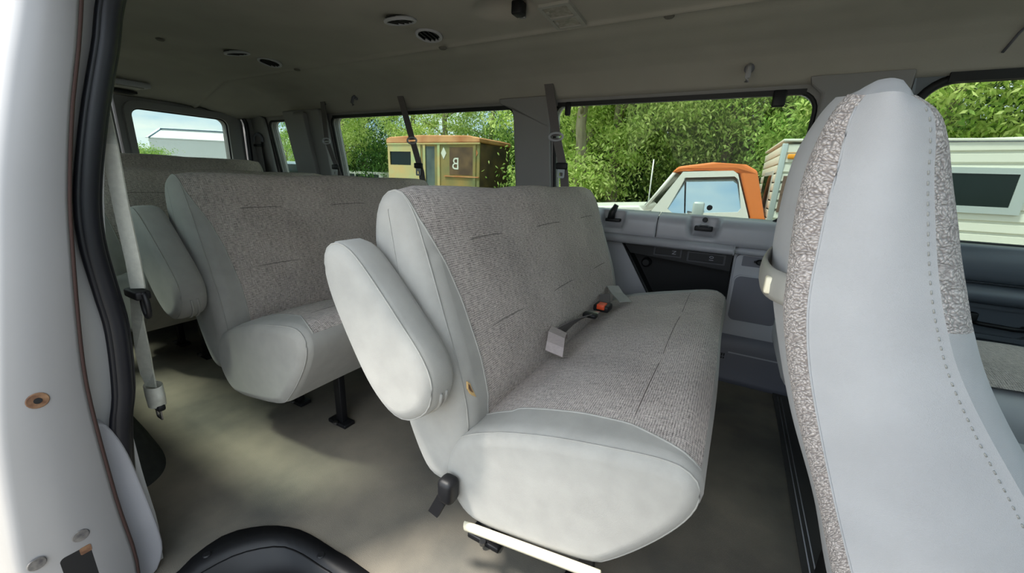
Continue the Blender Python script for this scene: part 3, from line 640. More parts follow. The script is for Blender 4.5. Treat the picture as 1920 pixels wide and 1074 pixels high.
        hl = B(); P0 = Vector((0, 0, 0))
        i = min(range(len(P)), key=lambda i: abs(P[i][1]-.462)+(9 if N[i][0] < .3 else 0))
        p = Vector(pos(i, Y0+.03))+Vector((.001, 0, 0))
        hp = [(0, .018), (.006, .012), (.008, 0), (.012, -.010), (.016, -.022), (.008, -.016), (.001, -.008), (-.004, .004)]
        rim = ob('torn_hole', extr(hp, lambda u, v, d: (p.x+d-v*.28, p.y+u, p.z+v), -.002, .0022), M_FOAM, o, 'torn hole showing yellow foam')
        ob('hole_depth', extr([(u*.55-.000, v*.55+.003) for u, v in hp], lambda u, v, d: (p.x+d-v*.28, p.y+u, p.z+v), .001, .0032), M_RUST, rim)
    return root
bench('grey and tweed bench with a torn hole, nearest the open door', 0, .56, 1.75, True, detail=1)
bench('shadowed grey and tweed bench with raised armrest, second from the front', -.955, .56, 1.75, True)
bench('third bench from the front, mostly hidden behind the hanging belt', -1.92, .56, 1.80, False)
rb4 = bench('wide rearmost bench whose top shows under the rear window', -2.68, .36, 1.80, False); rb4.scale = (1, 1, 1.085)

# ------------------------------------------------------------------ lap belts lying on the front bench
b = thing('lap_belt', 'pale pinkish lap belt end sticking up from the front bench crease', 'seat belt', (-.36, .95, .42), 'lap belts on the front bench')
ob('webbing', ribbon([(-.405, 1.07, .415), (-.398, 1.04, .440), (-.388, 1.0, .456), (-.376, .955, .458), (-.364, .92, .445), (-.358, .90, .428)], [(1, .1, -.5), (1, .1, -.4), (1, .1, -.3), (1, .1, -.25), (1, .1, -.2), (1, .1, -.2)], .05), M_BELTP, b)
b = thing('lap_belt', 'dark belt with black buckle and orange button in the bench crease', 'seat belt', (-.37, 1.3, .42), 'lap belts on the front bench')
ob('webbing', ribbon([(-.405, 1.03, .43), (-.392, 1.10, .437), (-.388, 1.18, .432), (-.382, 1.25, .428)], [(.2, 0, 1), (.4, 0, .9), (.6, 0, .6), (.8, 0, .4)], .045), M_BELT, b)
tg = ob('tongue', box(-.395, -.352, 1.255, 1.30, .428, .436, .003), M_STEEL, b); ob('tongue_grip', box(-.398, -.35, 1.235, 1.265, .424, .440, .005), M_BLACK, tg)
bk = ob('buckle', box(-.392, -.335, 1.335, 1.395, .42, .445, .006), M_BLACK, b); ob('release_button', box(-.378, -.349, 1.331, 1.372, .430, .449, .003), M_ORNG, bk)
ob('buckle_strap', ribbon([(-.365, 1.39, .44), (-.385, 1.45, .455), (-.40, 1.50, .44)], Vector((.8, .2, .2)), .04), M_BELT, b)
b = thing('lap_belt', 'flat pale grey belt end lying on the far seat cushion', 'seat belt', (-.35, 1.5, .43), 'lap belts on the front bench')
ob('webbing', ribbon([(-.405, 1.585, .45), (-.385, 1.565, .464), (-.355, 1.53, .447), (-.305, 1.465, .438)], [(.7, .6, 0)]*4, .05), M_TAG, b)

# ------------------------------------------------------------------ shoulder belts
def shoulder(label, pts, ring_i, buck=True, fold=False):
    b = thing('shoulder_belt', label, 'seat belt', pts[0], 'left shoulder belts hanging from the headliner')
    p = [Vector(q) for q in pts]
    w = Vector((1, 0, .02))
    ob('webbing', ribbon(p[:2], w, .046), M_BELT, b)
    ob('anchor', disc(p[0]+Vector((0, .012, .012)), (0, -.6, -.4), .034, .014, 18, .006), M_PLASD, b)
    r = p[1]; ring = [r+Vector((.036*math.cos(t), -.004, .016*math.sin(t)*1.1-.004)) for t in np.linspace(0, 2*PI, 21)[:-1]]
    ob('guide_ring', tube(ring, .0055, 8, True, up=Vector((0, 1, 0))), M_STEEL if not buck else M_PLAS, b)
    ob('lower_webbing', ribbon([p[1]+Vector((.004, 0, -.01)), *p[2:]], w, .044), M_BELT, b)
    q = p[1].lerp(p[2], .82)
    k = ob('buckle', box(q.x-.030, q.x+.030, q.y-.020, q.y-.004, q.z-.013, q.z+.018, .005), M_BLACK, b)
    ob('tongue', plate(rrect(q.x-.020, q.z-.055, q.x+.018, q.z-.008, .008), [rrect(q.x-.010, q.z-.045, q.x+.008, q.z-.028, .004)], XZ, q.y-.014, q.y-.010), M_STEEL, k)
    return b
shoulder('shoulder belt on the pillar behind the second bench', [(-2.525, 1.845, 1.318), (-2.467, 1.81, 1.069), (-2.38, 1.82, .86), (-2.36, 1.82, .70)], 1)
shoulder('shoulder belt hanging across the middle of the rear left window', [(-1.824, 1.85, 1.318), (-1.746, 1.86, 1.073), (-1.68, 1.86, .89), (-1.65, 1.86, .70)], 1)
shoulder('shoulder belt hanging on the pillar above the front bench', [(-.869, 1.85, 1.331), (-.813, 1.86, 1.083), (-.758, 1.86, .91), (-.73, 1.86, .70)], 1)
rb = thing('shoulder_belt', 'retracted belt with loop on the rear corner pillar', 'seat belt', (-3.38, 1.88, .9))
ob('loop', tube([(-3.385+.055*math.cos(t), 1.868, 1.085+.045*math.sin(t)) for t in np.linspace(-.3, PI+.3, 16)], .011, 8, up=Vector((0, 1, 0))), M_PLASD, rb)
ob('webbing', ribbon([(-3.385, 1.868, 1.125), (-3.385, 1.865, 1.03), (-3.375, 1.87, .75)], Vector((1, 0, 0)), .075), M_BELT, rb)
ob('buckle', box(-3.43, -3.34, 1.85, 1.867, 1.035, 1.055, .004), M_BLACK, rb)
# worn pale belt hanging loose beside the door seal
hb = thing('hanging_belt', 'worn pale seat belt hanging loose beside the black door seal', 'seat belt', (-1.05, .30, 1.25))
def hpt(px, py, y=.30): return at(px, py, 1, y)
WD_ = Vector((.55, .8, 0))
ob('webbing', ribbon([hpt(178, 40, .46), hpt(188, 190, .32), hpt(205, 270), hpt(228, 390), hpt(250, 490), hpt(259, 540)], Vector((.75, .65, 0)), .026), M_BELTW, hb)
ob('tail_webbing', ribbon([hpt(256, 556), hpt(258, 600), hpt(268, 660), hpt(276, 700), hpt(284, 725)], [(.9, .4, 0), (.9, .4, 0), (.7, .7, 0), (.8, .6, 0), (.9, .3, 0)], .027), M_BELTW, hb)
q = hpt(259, 549); bk = ob('slide_buckle', box(q.x-.032, q.x+.030, q.y-.014, q.y+.012, q.z-.010, q.z+.008, .004), M_BLACK, hb)
q2 = hpt(273, 572); ob('buckle_hook', tube([q2+Vector((.012*math.cos(t), 0, .026*math.sin(t))) for t in np.linspace(0, 2*PI, 15)[:-1]], .005, 8, True, up=Vector((0, 1, 0))), M_BLACK, bk)
ob('hook_arm', tube([q+Vector((.028, 0, 0)), q2+Vector((0, 0, .026))], .007, 6), M_BLACK, bk)
q3 = hpt(291, 740)
kn = ob('knotted_end', grid(lambda a, v: (q3.x+(.030+.004*math.sin(v*40))*math.cos(a)*(1-.25*abs(v)), q3.y+.016*math.sin(a), q3.z+.026*v), np.linspace(0, 2*PI, 20)[:-1], np.linspace(-1, 1, 14), closed_u=True), M_BELTW, hb)
ob('tongue_grip', box(q3.x-.024, q3.x+.024, q3.y-.008, q3.y+.008, q3.z-.036, q3.z-.020, .005), M_BLACK, kn)
ob('tongue', plate(rrect(q3.x-.014, q3.z-.062, q3.x+.014, q3.z-.030, .004), [rrect(q3.x-.007, q3.z-.055, q3.x+.007, q3.z-.042, .002)], XZ, q3.y-.002, q3.y+.001), M_STEEL, kn)

# ------------------------------------------------------------------ ceiling fittings
def ctop(x, y): return Vector((x, y, ceil_z(x, y)))
VL = ['larger round air vent in the ceiling, nearest the dome lamp', 'smaller slotted air vent beside the round ceiling vent', 'rear ceiling air vent farther from the window', 'rear ceiling air vent beside the bright headliner ridge']
for i, (x, y) in enumerate(VENTS):
    v = thing('air_vent', VL[i], 'air vent', ctop(x, y), 'ceiling air vents')
    c = ctop(x, y)-Vector((0, 0, .010)); dy = 1 if i % 2 else -1
    tl = Matrix.Rotation(-.18*dy, 4, 'X')
    def T(p): return c+(tl@Vector(p))
    R = .058 if i != 1 else .052
    ring = [T((R*math.cos(t), R*.86*math.sin(t), 0)) for t in np.linspace(0, 2*PI, 33)[:-1]]
    ob('bezel', tube(ring, .007, 8, True), M_PLAS, v)
    me = disc((0, 0, .004), (0, 0, 1), R, .004, 28, ry=R*.86); me.transform(Matrix.Translation(c)@tl); ob('duct', me, M_VOID, v)
    for k in range(5):
        q = -.040+k*.020; h = R*.86*math.sqrt(max(0, 1-(q/R)**2))
        me = box(q-.002, q+.002, -h, h, -.004, .006); me.transform(Matrix.Translation(c)@tl); ob('slat', me, M_BLACK, v)
dl = thing('dome_lamp', 'rectangular dome lamp with two lenses in the ceiling', 'lamp', (-.615, 1.40, 1.425))
zl = ceil_z(-.615, 1.40)
ob('frame', plate(rrect(-.672, 1.308, -.560, 1.485, .008), [rrect(-.660, 1.322, -.574, 1.396, .005), rrect(-.660, 1.408, -.574, 1.474, .005)], lambda u, v, d: (u, v, d-(v-1.40)*.06), zl-.012, zl+.01), M_LENSF, dl)
for y0, y1 in ((1.322, 1.396), (1.408, 1.474)):
    l_ = ob('lens', extr(rrect(-.660, y0, -.574, y1, .005), lambda u, v, d: (u, v, d-(v-1.40)*.06), zl-.007, zl+.004), M_LENS, dl)
    ob('switch_button', disc((-.655, (y0+y1)/2, zl-.006-((y0+y1)/2-1.4)*.06), (0, 0, -1), .007, .005, 12), M_LENSF, l_)
rl = thing('cargo_lamp', 'flat grey cargo lamp above the rear doors', 'lamp', (-3.33, 1.15, 1.32))
p = at(240, 158, 0, -3.30)
f = ob('housing', box(-3.36, -3.24, p.y-.10, p.y+.09, ceil_z(-3.30, p.y)-.02, ceil_z(-3.30, p.y)+.01, .008), M_PLAS, rl); ob('lens', box(-3.345, -3.255, p.y-.07, p.y+.06, ceil_z(-3.30, p.y)-.028, ceil_z(-3.30, p.y)-.018, .004), M_LENSF, rl)
hk = thing('belt_hook', 'small black buckle tucked in the ceiling scoop by the dome lamp', 'hook', ctop(-.745, 1.325))
c = at(972, 22, 2, 1.42); ob('hook_body', box(c.x-.018, c.x+.020, c.y-.022, c.y+.022, c.z-.012, c.z+.03, .006), M_BLACK, hk)
ob('hook_tip', box(c.x-.006, c.x+.016, c.y+.018, c.y+.030, c.z-.014, c.z+.0, .003), M_STEEL, hk)
FST = [(300, 72), (830, 88), (900, 120), (1255, 28), (1283, 82), (557, 129), (645, 151)]
FL = ['headliner button near the rear right of the ceiling', 'headliner button below the smaller vent on the ridge', 'headliner button under the round vents on the side slope', 'headliner button on the ridge right of the dome lamp', 'headliner button on the side slope above the front window', 'headliner button by the rear vents', 'headliner button above the rear shoulder belt']
for i, (a, b_) in enumerate(FST):
    p = at(a, b_, 2, 1.42)
    for _ in range(6): p = at(a, b_, 2, ceil_z(p.x, min(p.y, 1.88)))
    tag(ob('headliner_button', disc(p+Vector((0, 0, -.003)), (0, 0, -1), .017, .006, 16, .004), mat('button', srgb(96, 92, 86), .8)), FL[i], 'fastener', 'headliner buttons')
for (a, b_), lb in (((665, 188), 'coat hook on the headliner side above the rear left window'), ((1403, 138), 'pale coat hook above the front left window')):
    p = at(a, b_, 1, 1.83); h = thing('coat_hook', lb, 'coat hook', p, 'coat hooks')
    ob('hook', tube([p+Vector((0, .01, .03)), p+Vector((0, -.012, .012)), p+Vector((0, -.022, -.018)), p+Vector((0, -.014, -.03))], .009, 8), M_PLASD if a < 1000 else M_PLAS, h)
    ob('hook_base', disc(p+Vector((0, .02, .022)), (0, -1, -.3), .017, .014, 14, .004), M_PLASD, h)
# window stops and latches
for i, x in enumerate((-.775, .078)):
    p = Vector(wl(x, 1.215, -.012)); o = ob('window_stop', box(p.x-(.014, .022)[i], p.x+(.014, .022)[i], p.y-.006, p.y+.012, 1.178, 1.238, .006), M_BLACK)
    tag(o, ('small black window stop at the rear top of the front left window', 'larger black window stop at the front top corner of the front left window')[i], 'window stop', 'black window stops')
l1 = thing('window_latch', 'black folded window latch at the rear end of the sill', 'latch', (-.515, 1.95, .71), 'window latches')
ob('base', box(-.552, -.478, 1.935, 1.968, .690, .706, .004), M_BLACK, l1); ob('lever', tube([(-.525, 1.945, .705), (-.522, 1.945, .735), (-.505, 1.948, .772)], .017, 10, scale=[1.1, 1, .7]), M_BLACK, l1)
l2 = thing('window_latch', 'black window latch in the sill notch below the truck mirror', 'latch', (-.105, 1.95, .70), 'window latches')
ob('base', box(-.142, -.068, 1.935, 1.968, .684, .705, .004), M_BLACK, l2); ob('spring', tube([(-.128, 1.932, .703), (-.115, 1.93, .714), (-.095, 1.93, .714), (-.083, 1.932, .703)], .004, 6), M_STEEL, l2)
ob('pivot', disc((-.105, 1.957, .733), (0, -1, 0), .011, .012, 14, .003), M_BLACK, l2); ob('glass_knob', disc((-.098, 2.0, .785), (0, -1, 0), .012, .012, 14, .003), M_BLACK, l2)

# ------------------------------------------------------------------ front passenger seat (side-on, nearest the camera)
ps = thing('front_passenger_seat', 'tall grey front seat back seen side-on at the right edge', 'car seat', (.25, .78, 0))
ROWS = [((1579, 183), (1600, 179), (1623, 178), (1708, 178), (1716, 183)), ((1547, 214), (1567, 213), (1600, 210), (1748, 208), (1758, 214)),
 ((1512, 263), (1535, 263), (1583, 263), (1755, 263), (1778, 262)), ((1489, 313), (1510, 318), (1571, 318), (1752, 330), (1786, 335)),
 ((1467, 393), (1493, 390), (1551, 388), (1754, 410), (1797, 420)), ((1454, 465), (1483, 460), (1536, 458), (1757, 480), (1803, 480)),
 ((1458, 535), (1476, 530), (1521, 532), (1764, 550), (1815, 555)), ((1465, 590), (1471, 585), (1514, 600), (1775, 612), (1826, 620)),
 ((1481, 690), (1481, 685), (1518, 690), (1798, 697), (1849, 702)), ((1501, 790), (1501, 788), (1535, 795), (1846, 800), (1888, 790)),
 ((1540, 934), (1540, 934), (1565, 940), (1918, 929), (1965, 930)), ((1563, 1072), (1564, 1072), (1597, 1072), (1990, 1060), (2035, 1060)), ((1600, 1230), (1600, 1230), (1640, 1230), (2080, 1190), (2120, 1190))]
YS = .54
R3 = []
for k_, (sil, tw_, sm, st_, ed_) in enumerate(ROWS):
    A = at(*sil, 1, (.84, .93, .98)[k_] if k_ < 3 else 1.0); Bp = at(*tw_, 1, .625); Cp = at(*sm, 1, YS+.012); Dp = at(*st_, 1, YS+.006); Ep = at(*ed_, 1, .60)
    R3.append((A, Bp, Cp, Dp, Ep))
cols = [spl([r[k] for r in R3], 60) for k in range(5)]
def strip(colpairs): pass
def seatgrid(i0, fnl, nv, ra=0, rb=60):
    a, b_ = cols[i0][ra:rb], cols[i0+1][ra:rb]; NR = rb-ra; V = []; uv = []
    La = np.r_[0, np.cumsum(np.linalg.norm(np.diff(a, axis=0), axis=1))]
    wd_ = np.linalg.norm(a-b_, axis=1).mean()
    for i in range(NR):
        for j in range(nv):
            t = j/(nv-1); p = a[i]*(1-t)+b_[i]*t; p = p+np.array(fnl((i+ra)/59, t)); V.append(tuple(p)); uv.append((t*wd_, La[i]))
    return mesh('m', V, [(i*nv+j, (i+1)*nv+j, (i+1)*nv+j+1, i*nv+j+1) for i in range(NR-1) for j in range(nv-1)], uv)
bulge = lambda amt, d: (lambda s, t: tuple(np.array(d)*amt*math.sin(PI*t)))
crown = at(1655, 166, 1, .72)
o1 = ob('side_panel', seatgrid(2, bulge(.018, (0, -1, 0)), 14), M_GREYB, ps, 'smooth pale grey cloth side panel', fix=False)
o2 = ob('rear_edge_strip', seatgrid(1, bulge(.014, (-.8, -.6, 0)), 12), M_BOUCLE, ps, 'fuzzy looped tweed edge strip', fix=False)
o3 = ob('back_shell', seatgrid(0, bulge(.012, (-1, 0, 0)), 12), M_GREYB, ps, fix=False)
kz = int(np.argmin(np.abs(cols[4][:, 2]-R3[7][4].z)))
o4 = ob('front_edge_strip', seatgrid(3, bulge(.004, (.6, -.8, 0)), 10, 0, kz+1), M_BOUCLE, ps, 'looped tweed edge of the seat front', fix=False)
ob('lower_front_edge', seatgrid(3, bulge(.004, (.6, -.8, 0)), 10, kz, 60), M_GREYB, ps, fix=False)
# front face and top cap
fb = B(); 
for i in range(60): e = cols[4][i]; yf = cols[0][i][1]; fb.V += [tuple(e), (e[0]+.01, .6+(yf-.6)*.4, e[2]), (e[0], .6+(yf-.6)*.8, e[2]), (e[0]-.02, yf, e[2]), tuple(cols[0][i])]
fb.F = [(i*5+j, (i+1)*5+j, (i+1)*5+j+1, i*5+j+1) for i in range(59) for j in range(4)]
ob('front_face', fb.me(uv=[(v[1], v[2]) for v in fb.V]), M_TWEED, ps)
rim = [Vector(cols[k][0]) for k in (0, 1, 2)]+[Vector(cols[2][0]).lerp(Vector(cols[3][0]), q)+Vector((0, -.014*math.sin(PI*q), 0)) for q in (.25, .5, .75)]+[Vector(cols[3][0]), Vector(cols[4][0]), Vector((cols[4][0][0]+.01, .75, cols[4][0][2])), Vector((cols[4][0][0], .80, cols[4][0][2]))]
tb = B(); n = len(rim); VV = []
for q in (0, .15, .32, .5, .7, .87):
    for r in rim:
        w_ = r.lerp(crown, q); w_.z = r.z+(crown.z-r.z)*(1-(1-q)**2.6); VV.append(w_)
tb.add(VV+[crown], [(k*n+i, k*n+(i+1) % n, (k+1)*n+(i+1) % n, (k+1)*n+i) for k in range(5) for i in range(n)]+[(5*n+i, 5*n+(i+1) % n, 6*n) for i in range(n)])
ob('top_cap', tb.me(), M_GREYB, ps)
seam = [Vector(cols[3][i])*.93+Vector(cols[2][i])*.07+Vector((0, -.0045, 0)) for i in range(2, 58)]
for i in range(0, len(seam)-1, 1):
    ob('stitch', tube([seam[i], seam[i].lerp(seam[i+1], .4)], .0008, 5), M_TAG, o1)
ob('seam_cord', tube([Vector(p) for p in cols[2][1:58]], .0014, 6), M_GREYB, o1)
# plastic loop on the back shell
lc = at(1478, 500, 1, .80)
def lp(px, py, y): return at(px, py, 1, y)
ring = [(.13, .95, .757), (.098, .92, .757), (.074, .855, .757), (.059, .765, .755), (.056, .685, .754), (.063, .632, .753), (.083, .60, .752)]
lo2 = ob('belt_loop', B().add(*sweep([Vector(p) for p in spl(ring, 26)], circ(.005, 10, .022), up=Vector((0, 0, 1)))).me(), M_LENSF, ps, 'pale grey plastic loop on the seat back')
q = Vector((.060, .636, .752)); ob('loop_clip', box(q.x-.006, q.x+.010, q.y-.010, q.y+.008, q.z-.013, q.z+.011, .003), M_CREAM, lo2)
# its cushion and base
ob('cushion', box(.36, .86, .56, 1.02, .30, .44, .05, 4), M_GREYB, ps); ob('recliner_base', box(.34, .56, .58, .98, .22, .47, .04, 3), M_GREYB, ps); ob('pedestal', box(.30, .78, .62, .98, .0, .30, .02), M_BLACK, ps)

# driver seat
ds = thing('driver_seat', 'tweed and grey driver seat cushion below the driver door handle', 'car seat', (.6, 1.5, 0))
def dcush(x, y, z0=.44):
    u, v = (x-.66)/.27, (y-1.50)/.25; return (x, y, z0-.02+.045*(1-abs(u)**4)*(1-abs(v)**4)+.03*u*.5)
cu = ob('cushion', box(.38, .95, 1.24, 1.76, .26, .43, .05, 4), M_GREYB, ds)
ob('cushion_panel', grid(lambda x, y: dcush(x, y), np.linspace(.42, .92, 16), np.linspace(1.30, 1.74, 16), lambda x, y: (x, y)), M_TWEED, ds)
bk = ob('backrest', box(.20, .34, 1.26, 1.74, .30, .92, .06, 4), M_GREYB, ds); ob('backrest_panel', box(.335, .352, 1.33, 1.67, .42, .85, .006), M_TWEED, ds)
ob('pedestal', box(.45, .85, 1.3, 1.7, 0, .27, .02), M_BLACK, ds)

# ------------------------------------------------------------------ outside
GZ = -.78
g = ob('ground', grid(lambda x, y: (x, y, GZ), np.linspace(-400, 200, 5), np.linspace(-200, 400, 5)), M_GRND); struct(g, 'pale gravel yard')
# pickup with a camper shell: local frame, nose towards -X, near side at local y=0
PT = Matrix.Translation((0, 6.0, 0))@Matrix.Rotation(math.radians(2.5), 4, 'Z')
def pk(px, py):
    q = at(px, py, 1, 6.0); w = PT.inverted()@q; return (w.x, w.z)
pu = thing('pickup_truck', 'white pickup with orange cab roof parked outside the front window', 'truck', (0, 6.9, GZ))
def pob(name, me, m, parent=pu, label=None): me.transform(PT); return ob(name, me, m, parent, label)
WID = 1.72
def sidex(poly, d0, d1): return extr(poly, lambda x, z, d: (x, d, z), d0, d1)
body = [(-2.95, -.30), (2.95, -.30), (2.95, .36), (.33, .40), (.33, .46), (-1.12, .47), (-1.22, .56), (-2.0, .50), (-2.75, .44), (-2.95, .36)]
bo = pob('body', sidex(body, 0, WID), M_PICKW); bevmod(bo, .04, 3)
pob('lower_stripe', box(.34, 2.9, -.012, .0, .0, .20), M_PICKO)
pob('chrome_strip', box(.34, 2.9, -.016, .0, .20, .235), M_ALUM)
w_low, w_top = pk(1252, 391), pk(1286, 333); w_tr, w_br = pk(1386, 331), pk(1388, 398); w_bl = pk(1262, 400)
f0, f1 = pk(1205, 384), pk(1262, 323); r0, r1, r2 = pk(1272, 312), pk(1400, 308), pk(1421, 320); c0 = pk(1438, 405)
hole = [(w_low[0], w_low[1]), (w_bl[0], w_bl[1]), (w_br[0]-.03, w_br[1]), (w_br[0], w_br[1]+.05), (w_tr[0], w_tr[1]-.04), (w_tr[0]-.05, w_tr[1]), (w_top[0], w_top[1])]
dtop = pk(1281, 322); dtr = pk(1380, 320); dbr = pk(1408, 405)
door_o = [(f0[0]+.10, .44), (dbr[0], .44), (dtr[0]+.03, dtr[1]-.04), (dtr[0]-.03, dtr[1]), (dtop[0], dtop[1])]
for y0, y1, nm in ((-.004, .05, 'door'), (WID-.05, WID+.004, 'door')):
    d = pob(nm, plate(door_o, [hole], lambda x, z, d: (x, d, z), y0, y1), M_PICKW)
    gp = pob('side_glass', extr(hole, lambda x, z, d_: (x, y0+.012+d_+(.22*(z-.45) if y0 < 1 else -.22*(z-.45)), z), 0, .005), M_CARGL, d)
pob('vent_bar', tube([(pk(1285, 334)[0], -.005, pk(1285, 334)[1]), (pk(1284, 398)[0], -.005, pk(1284, 398)[1])], .009, 6), M_BLACK)
roof = [(f1[0]-.02, f1[1]-.01), (r0[0], r0[1]), (-.35, r1[1]+.02), (r1[0], r1[1]), (r2[0], r2[1]), (c0[0], .46), (dbr[0]+.012, .46), (dtr[0]+.05, dtr[1]-.03), (dtr[0]-.02, dtr[1]+.012), (dtop[0]-.01, dtop[1]+.008)]
ro = pob('cab_roof', sidex(roof, .02, WID-.02), M_PICKO, label='orange cab roof and rear pillar'); bevmod(ro, .03, 3)
WSH = [(.06, 0), (WID-.06, 0), (WID-.16, 1), (.10, 1)]
shp = mesh('m', [(f0[0]+.02+(f1[0]-f0[0])*v, y, f0[1]+(f1[1]-f0[1]-.01)*v) for y, v in WSH]+[(f0[0]+.05+(f1[0]-f0[0])*v, y, f0[1]+(f1[1]-f0[1]-.01)*v) for y, v in WSH], [(0, 1, 2, 3), (7, 6, 5, 4), (0, 4, 5, 1), (1, 5, 6, 2), (2, 6, 7, 3), (3, 7, 4, 0)], smooth=False)
pob('windscreen', shp, M_SHLD)
pob('screen_pillar', tube([(f0[0]+.05, .03, f0[1]-.02), (f1[0]+.02, .06, f1[1])], .022, 8), M_PICKW)
mp_ = pk(1308, 395)
mi = pob('wing_mirror', box(mp_[0]-.06, mp_[0]+.08, -.26, -.19, mp_[1]-.10, mp_[1]+.13, .03, 3), M_ALUM); pob('mirror_arm', tube([(mp_[0]-.10, 0, mp_[1]-.07), (mp_[0]-.02, -.20, mp_[1]-.03)], .012, 6), M_STEEL, mi); pob('mirror_arm', tube([(mp_[0]-.12, 0, mp_[1]-.02), (mp_[0]-.02, -.20, mp_[1]-.02)], .012, 6), M_STEEL, mi)
ap = pk(1213, 390); pob('antenna', tube([(ap[0], .1, ap[1]), (ap[0], .1, ap[1]+.68)], .010, 6), M_PICKW)
for x in (-2.05, 1.75):
    for y in (-.01, WID-.21):
        w = pob('wheel', disc((x, y, GZ+.37), (0, 1, 0), .37, .22, 28, .03), M_TIRE); pob('hub_cap', disc((x, y-.012 if y < 1 else y+.2, GZ+.37), (0, 1, 0), .19, .03, 20, .01), M_STEEL, w)
cs = thing('camper_shell', 'white ribbed camper shell on the bed of the pickup', 'camper', (1.7, 6.9, .4))
CX0, CX1, CZ0, CZ1 = .40, 3.6, .40, pk(1467, 272)[1]
cz2 = pk(1780, 261)[1]
CW = 1.95
side_holes = [rrect(pk(1700, 320)[0], pk(1787, 385)[1]-.01, pk(1914, 325)[0], pk(1787, 325)[1], .02), rrect(CX0+.06, .62, CX0+.62, pk(1467, 330)[1], .01)]
rfz = lambda x: CZ1+(cz2-CZ1)*(x-CX0)/(pk(1780, 261)[0]-CX0)
cb = pob('shell', extr([(CX0, CZ0), (CX1, CZ0), (CX1, rfz(CX1)), (CX0, CZ1)], lambda x, z, d: (x, d, z), -.10, CW-.10), M_CAMP, cs); 
nb = 9
for k in range(nb):
    z0 = CZ0+(CZ1-CZ0)*k/nb; z1 = CZ0+(CZ1-CZ0)*(k+1)/nb
    s = [(-.112, z0+.012), (-.126, z0+.02), (-.122, z1-.012), (-.10, z1-.004), (-.098, z0+.006)]
    pob('siding_board', mesh('m', [(x, y, z+(cz2-CZ1)*(x-CX0)/2.2*(k/nb)) for x in (CX0-.0, CX1) for y, z in s], [(i, (i+1) % 5, 5+(i+1) % 5, 5+i) for i in range(5)]+[(0, 1, 2, 3, 4), (9, 8, 7, 6, 5)], smooth=False), M_CAMP, cs)
    pob('front_board', box(CX0-.02, CX0+.0, -.08, CW-.12, z0+.008, z1-.008, .004), M_CAMP, cs)
pob('corner_trim', box(CX0-.03, CX0+.03, -.135, -.08, CZ0, CZ1+.01, .008), M_ALUM, cs)
bx0 = pk(1447, 380)[0]
pob('brown_panel', box(CX0+.05, CX0+.75, -.135, -.12, .60, pk(1467, 330)[1]), M_BROWN, cs)
pob('clearance_lamp', box(pk(1474, 294)[0], pk(1474, 294)[0]+.22, -.15, -.12, pk(1474, 299)[1], pk(1474, 290)[1], .012), M_AMBER, cs)
pob('front_window', box(CX0-.035, CX0-.02, .30, 1.2, .62, 1.05, .004), M_DARKGL, cs); pob('front_window_frame', box(CX0-.032, CX0-.018, .25, 1.25, .57, 1.10, .004), M_ALUM, cs)
gx0, gx1, gz0, gz1 = pk(1640, 330)[0], pk(1908, 330)[0], pk(1800, 385)[1], pk(1800, 325)[1]
fr = pob('side_window_frame', plate([(gx0-.08, gz0-.07), (gx1+.09, gz0-.07), (gx1+.09, gz1+.06), (gx0-.08, gz1+.06)], [[(gx0, gz0), (gx1, gz0), (gx1, gz1), (gx0, gz1)]], lambda x, z, d: (x, d, z), -.15, -.12), M_ALUM, cs)
pob('side_glass', box(gx0, gx1, -.142, -.13, gz0, gz1), M_DARKGL, fr)
pob('roof_edge', box(CX0-.03, CX1, -.14, CW-.06, rfz(1.2)-.0, rfz(1.2)+.03, .008), M_CAMP, cs)

# old step van
SY = 12.5
sv = thing('step_van', 'rusty green step van with orange roof among the trees', 'van', (-10.8, SY+1, GZ))
def sp2(px, py): q = at(px, py, 1, SY); return (q.x, q.z)
sl_, sr_ = sp2(728, 290)[0], sp2(899, 300)[0]
zt = sp2(800, 268)[1]; ztop = sp2(800, 253)[1]
wz0, wz1 = sp2(750, 309)[1], sp2(750, 284)[1]; wx0, wx1 = sp2(732, 300)[0], sp2(771, 300)[0]; dx0, dx1 = sp2(792, 300)[0], sp2(815, 300)[0]
XZd = lambda x, z, d: (x, d, z)
ob('body_shell', box(sl_, sr_, SY+.06, SY+2.2, GZ+.45, zt, .05), M_BROWNV, sv)
ob('side_panel', plate([(sl_, GZ+.5), (sr_, GZ+.5), (sr_, zt), (sl_, zt)], [[(wx0, wz0), (wx1, wz0), (wx1, wz1), (wx0, wz1)], [(dx0, GZ+.9), (dx1, GZ+.9), (dx1, zt-.12), (dx0, zt-.12)]], XZd, SY, SY+.05), M_GREENV, sv)
ob('cab_panel', plate([(sl_, GZ+.9), (dx0-.08, GZ+.9), (dx0-.08, zt-.06), (sl_, zt-.06)], [[(wx0, wz0), (wx1, wz0), (wx1, wz1), (wx0, wz1)]], XZd, SY-.02, SY), M_GREENL, sv)
ob('cab_window', box(wx0-.02, wx1+.02, SY+.02, SY+.06, wz0-.02, wz1+.02), M_DARKGL, sv)
ob('sliding_door', box(dx0, dx1, SY+.01, SY+.06, GZ+.9, zt-.12), M_BLUEV, sv)
ob('drip_rail', box(sl_-.03, sr_+.03, SY-.05, SY+.02, zt-.06, zt, .01), M_GREENL, sv)
rr = ob('roof', extr([(sl_-.05, zt), (sr_+.05, zt), (sr_+.02, zt+.16), (sr_-.5, ztop-.04), (sl_+1.8, ztop), (sl_+.2, ztop-.05), (sl_-.03, zt+.18)], XZd, SY-.06, SY+2.25), M_RUSTR, sv); bevmod(rr, .12, 4)
a, b_ = sp2(843, 276), sp2(888, 329); ob('dark_patch', box(a[0], b_[0], SY-.012, SY, b_[1], a[1]), M_BROWNV, sv)
ob('belt_line', box(dx1+.5, sr_, SY-.04, SY, sp2(860, 332)[1], sp2(860, 330)[1]), M_RUSTR, sv)
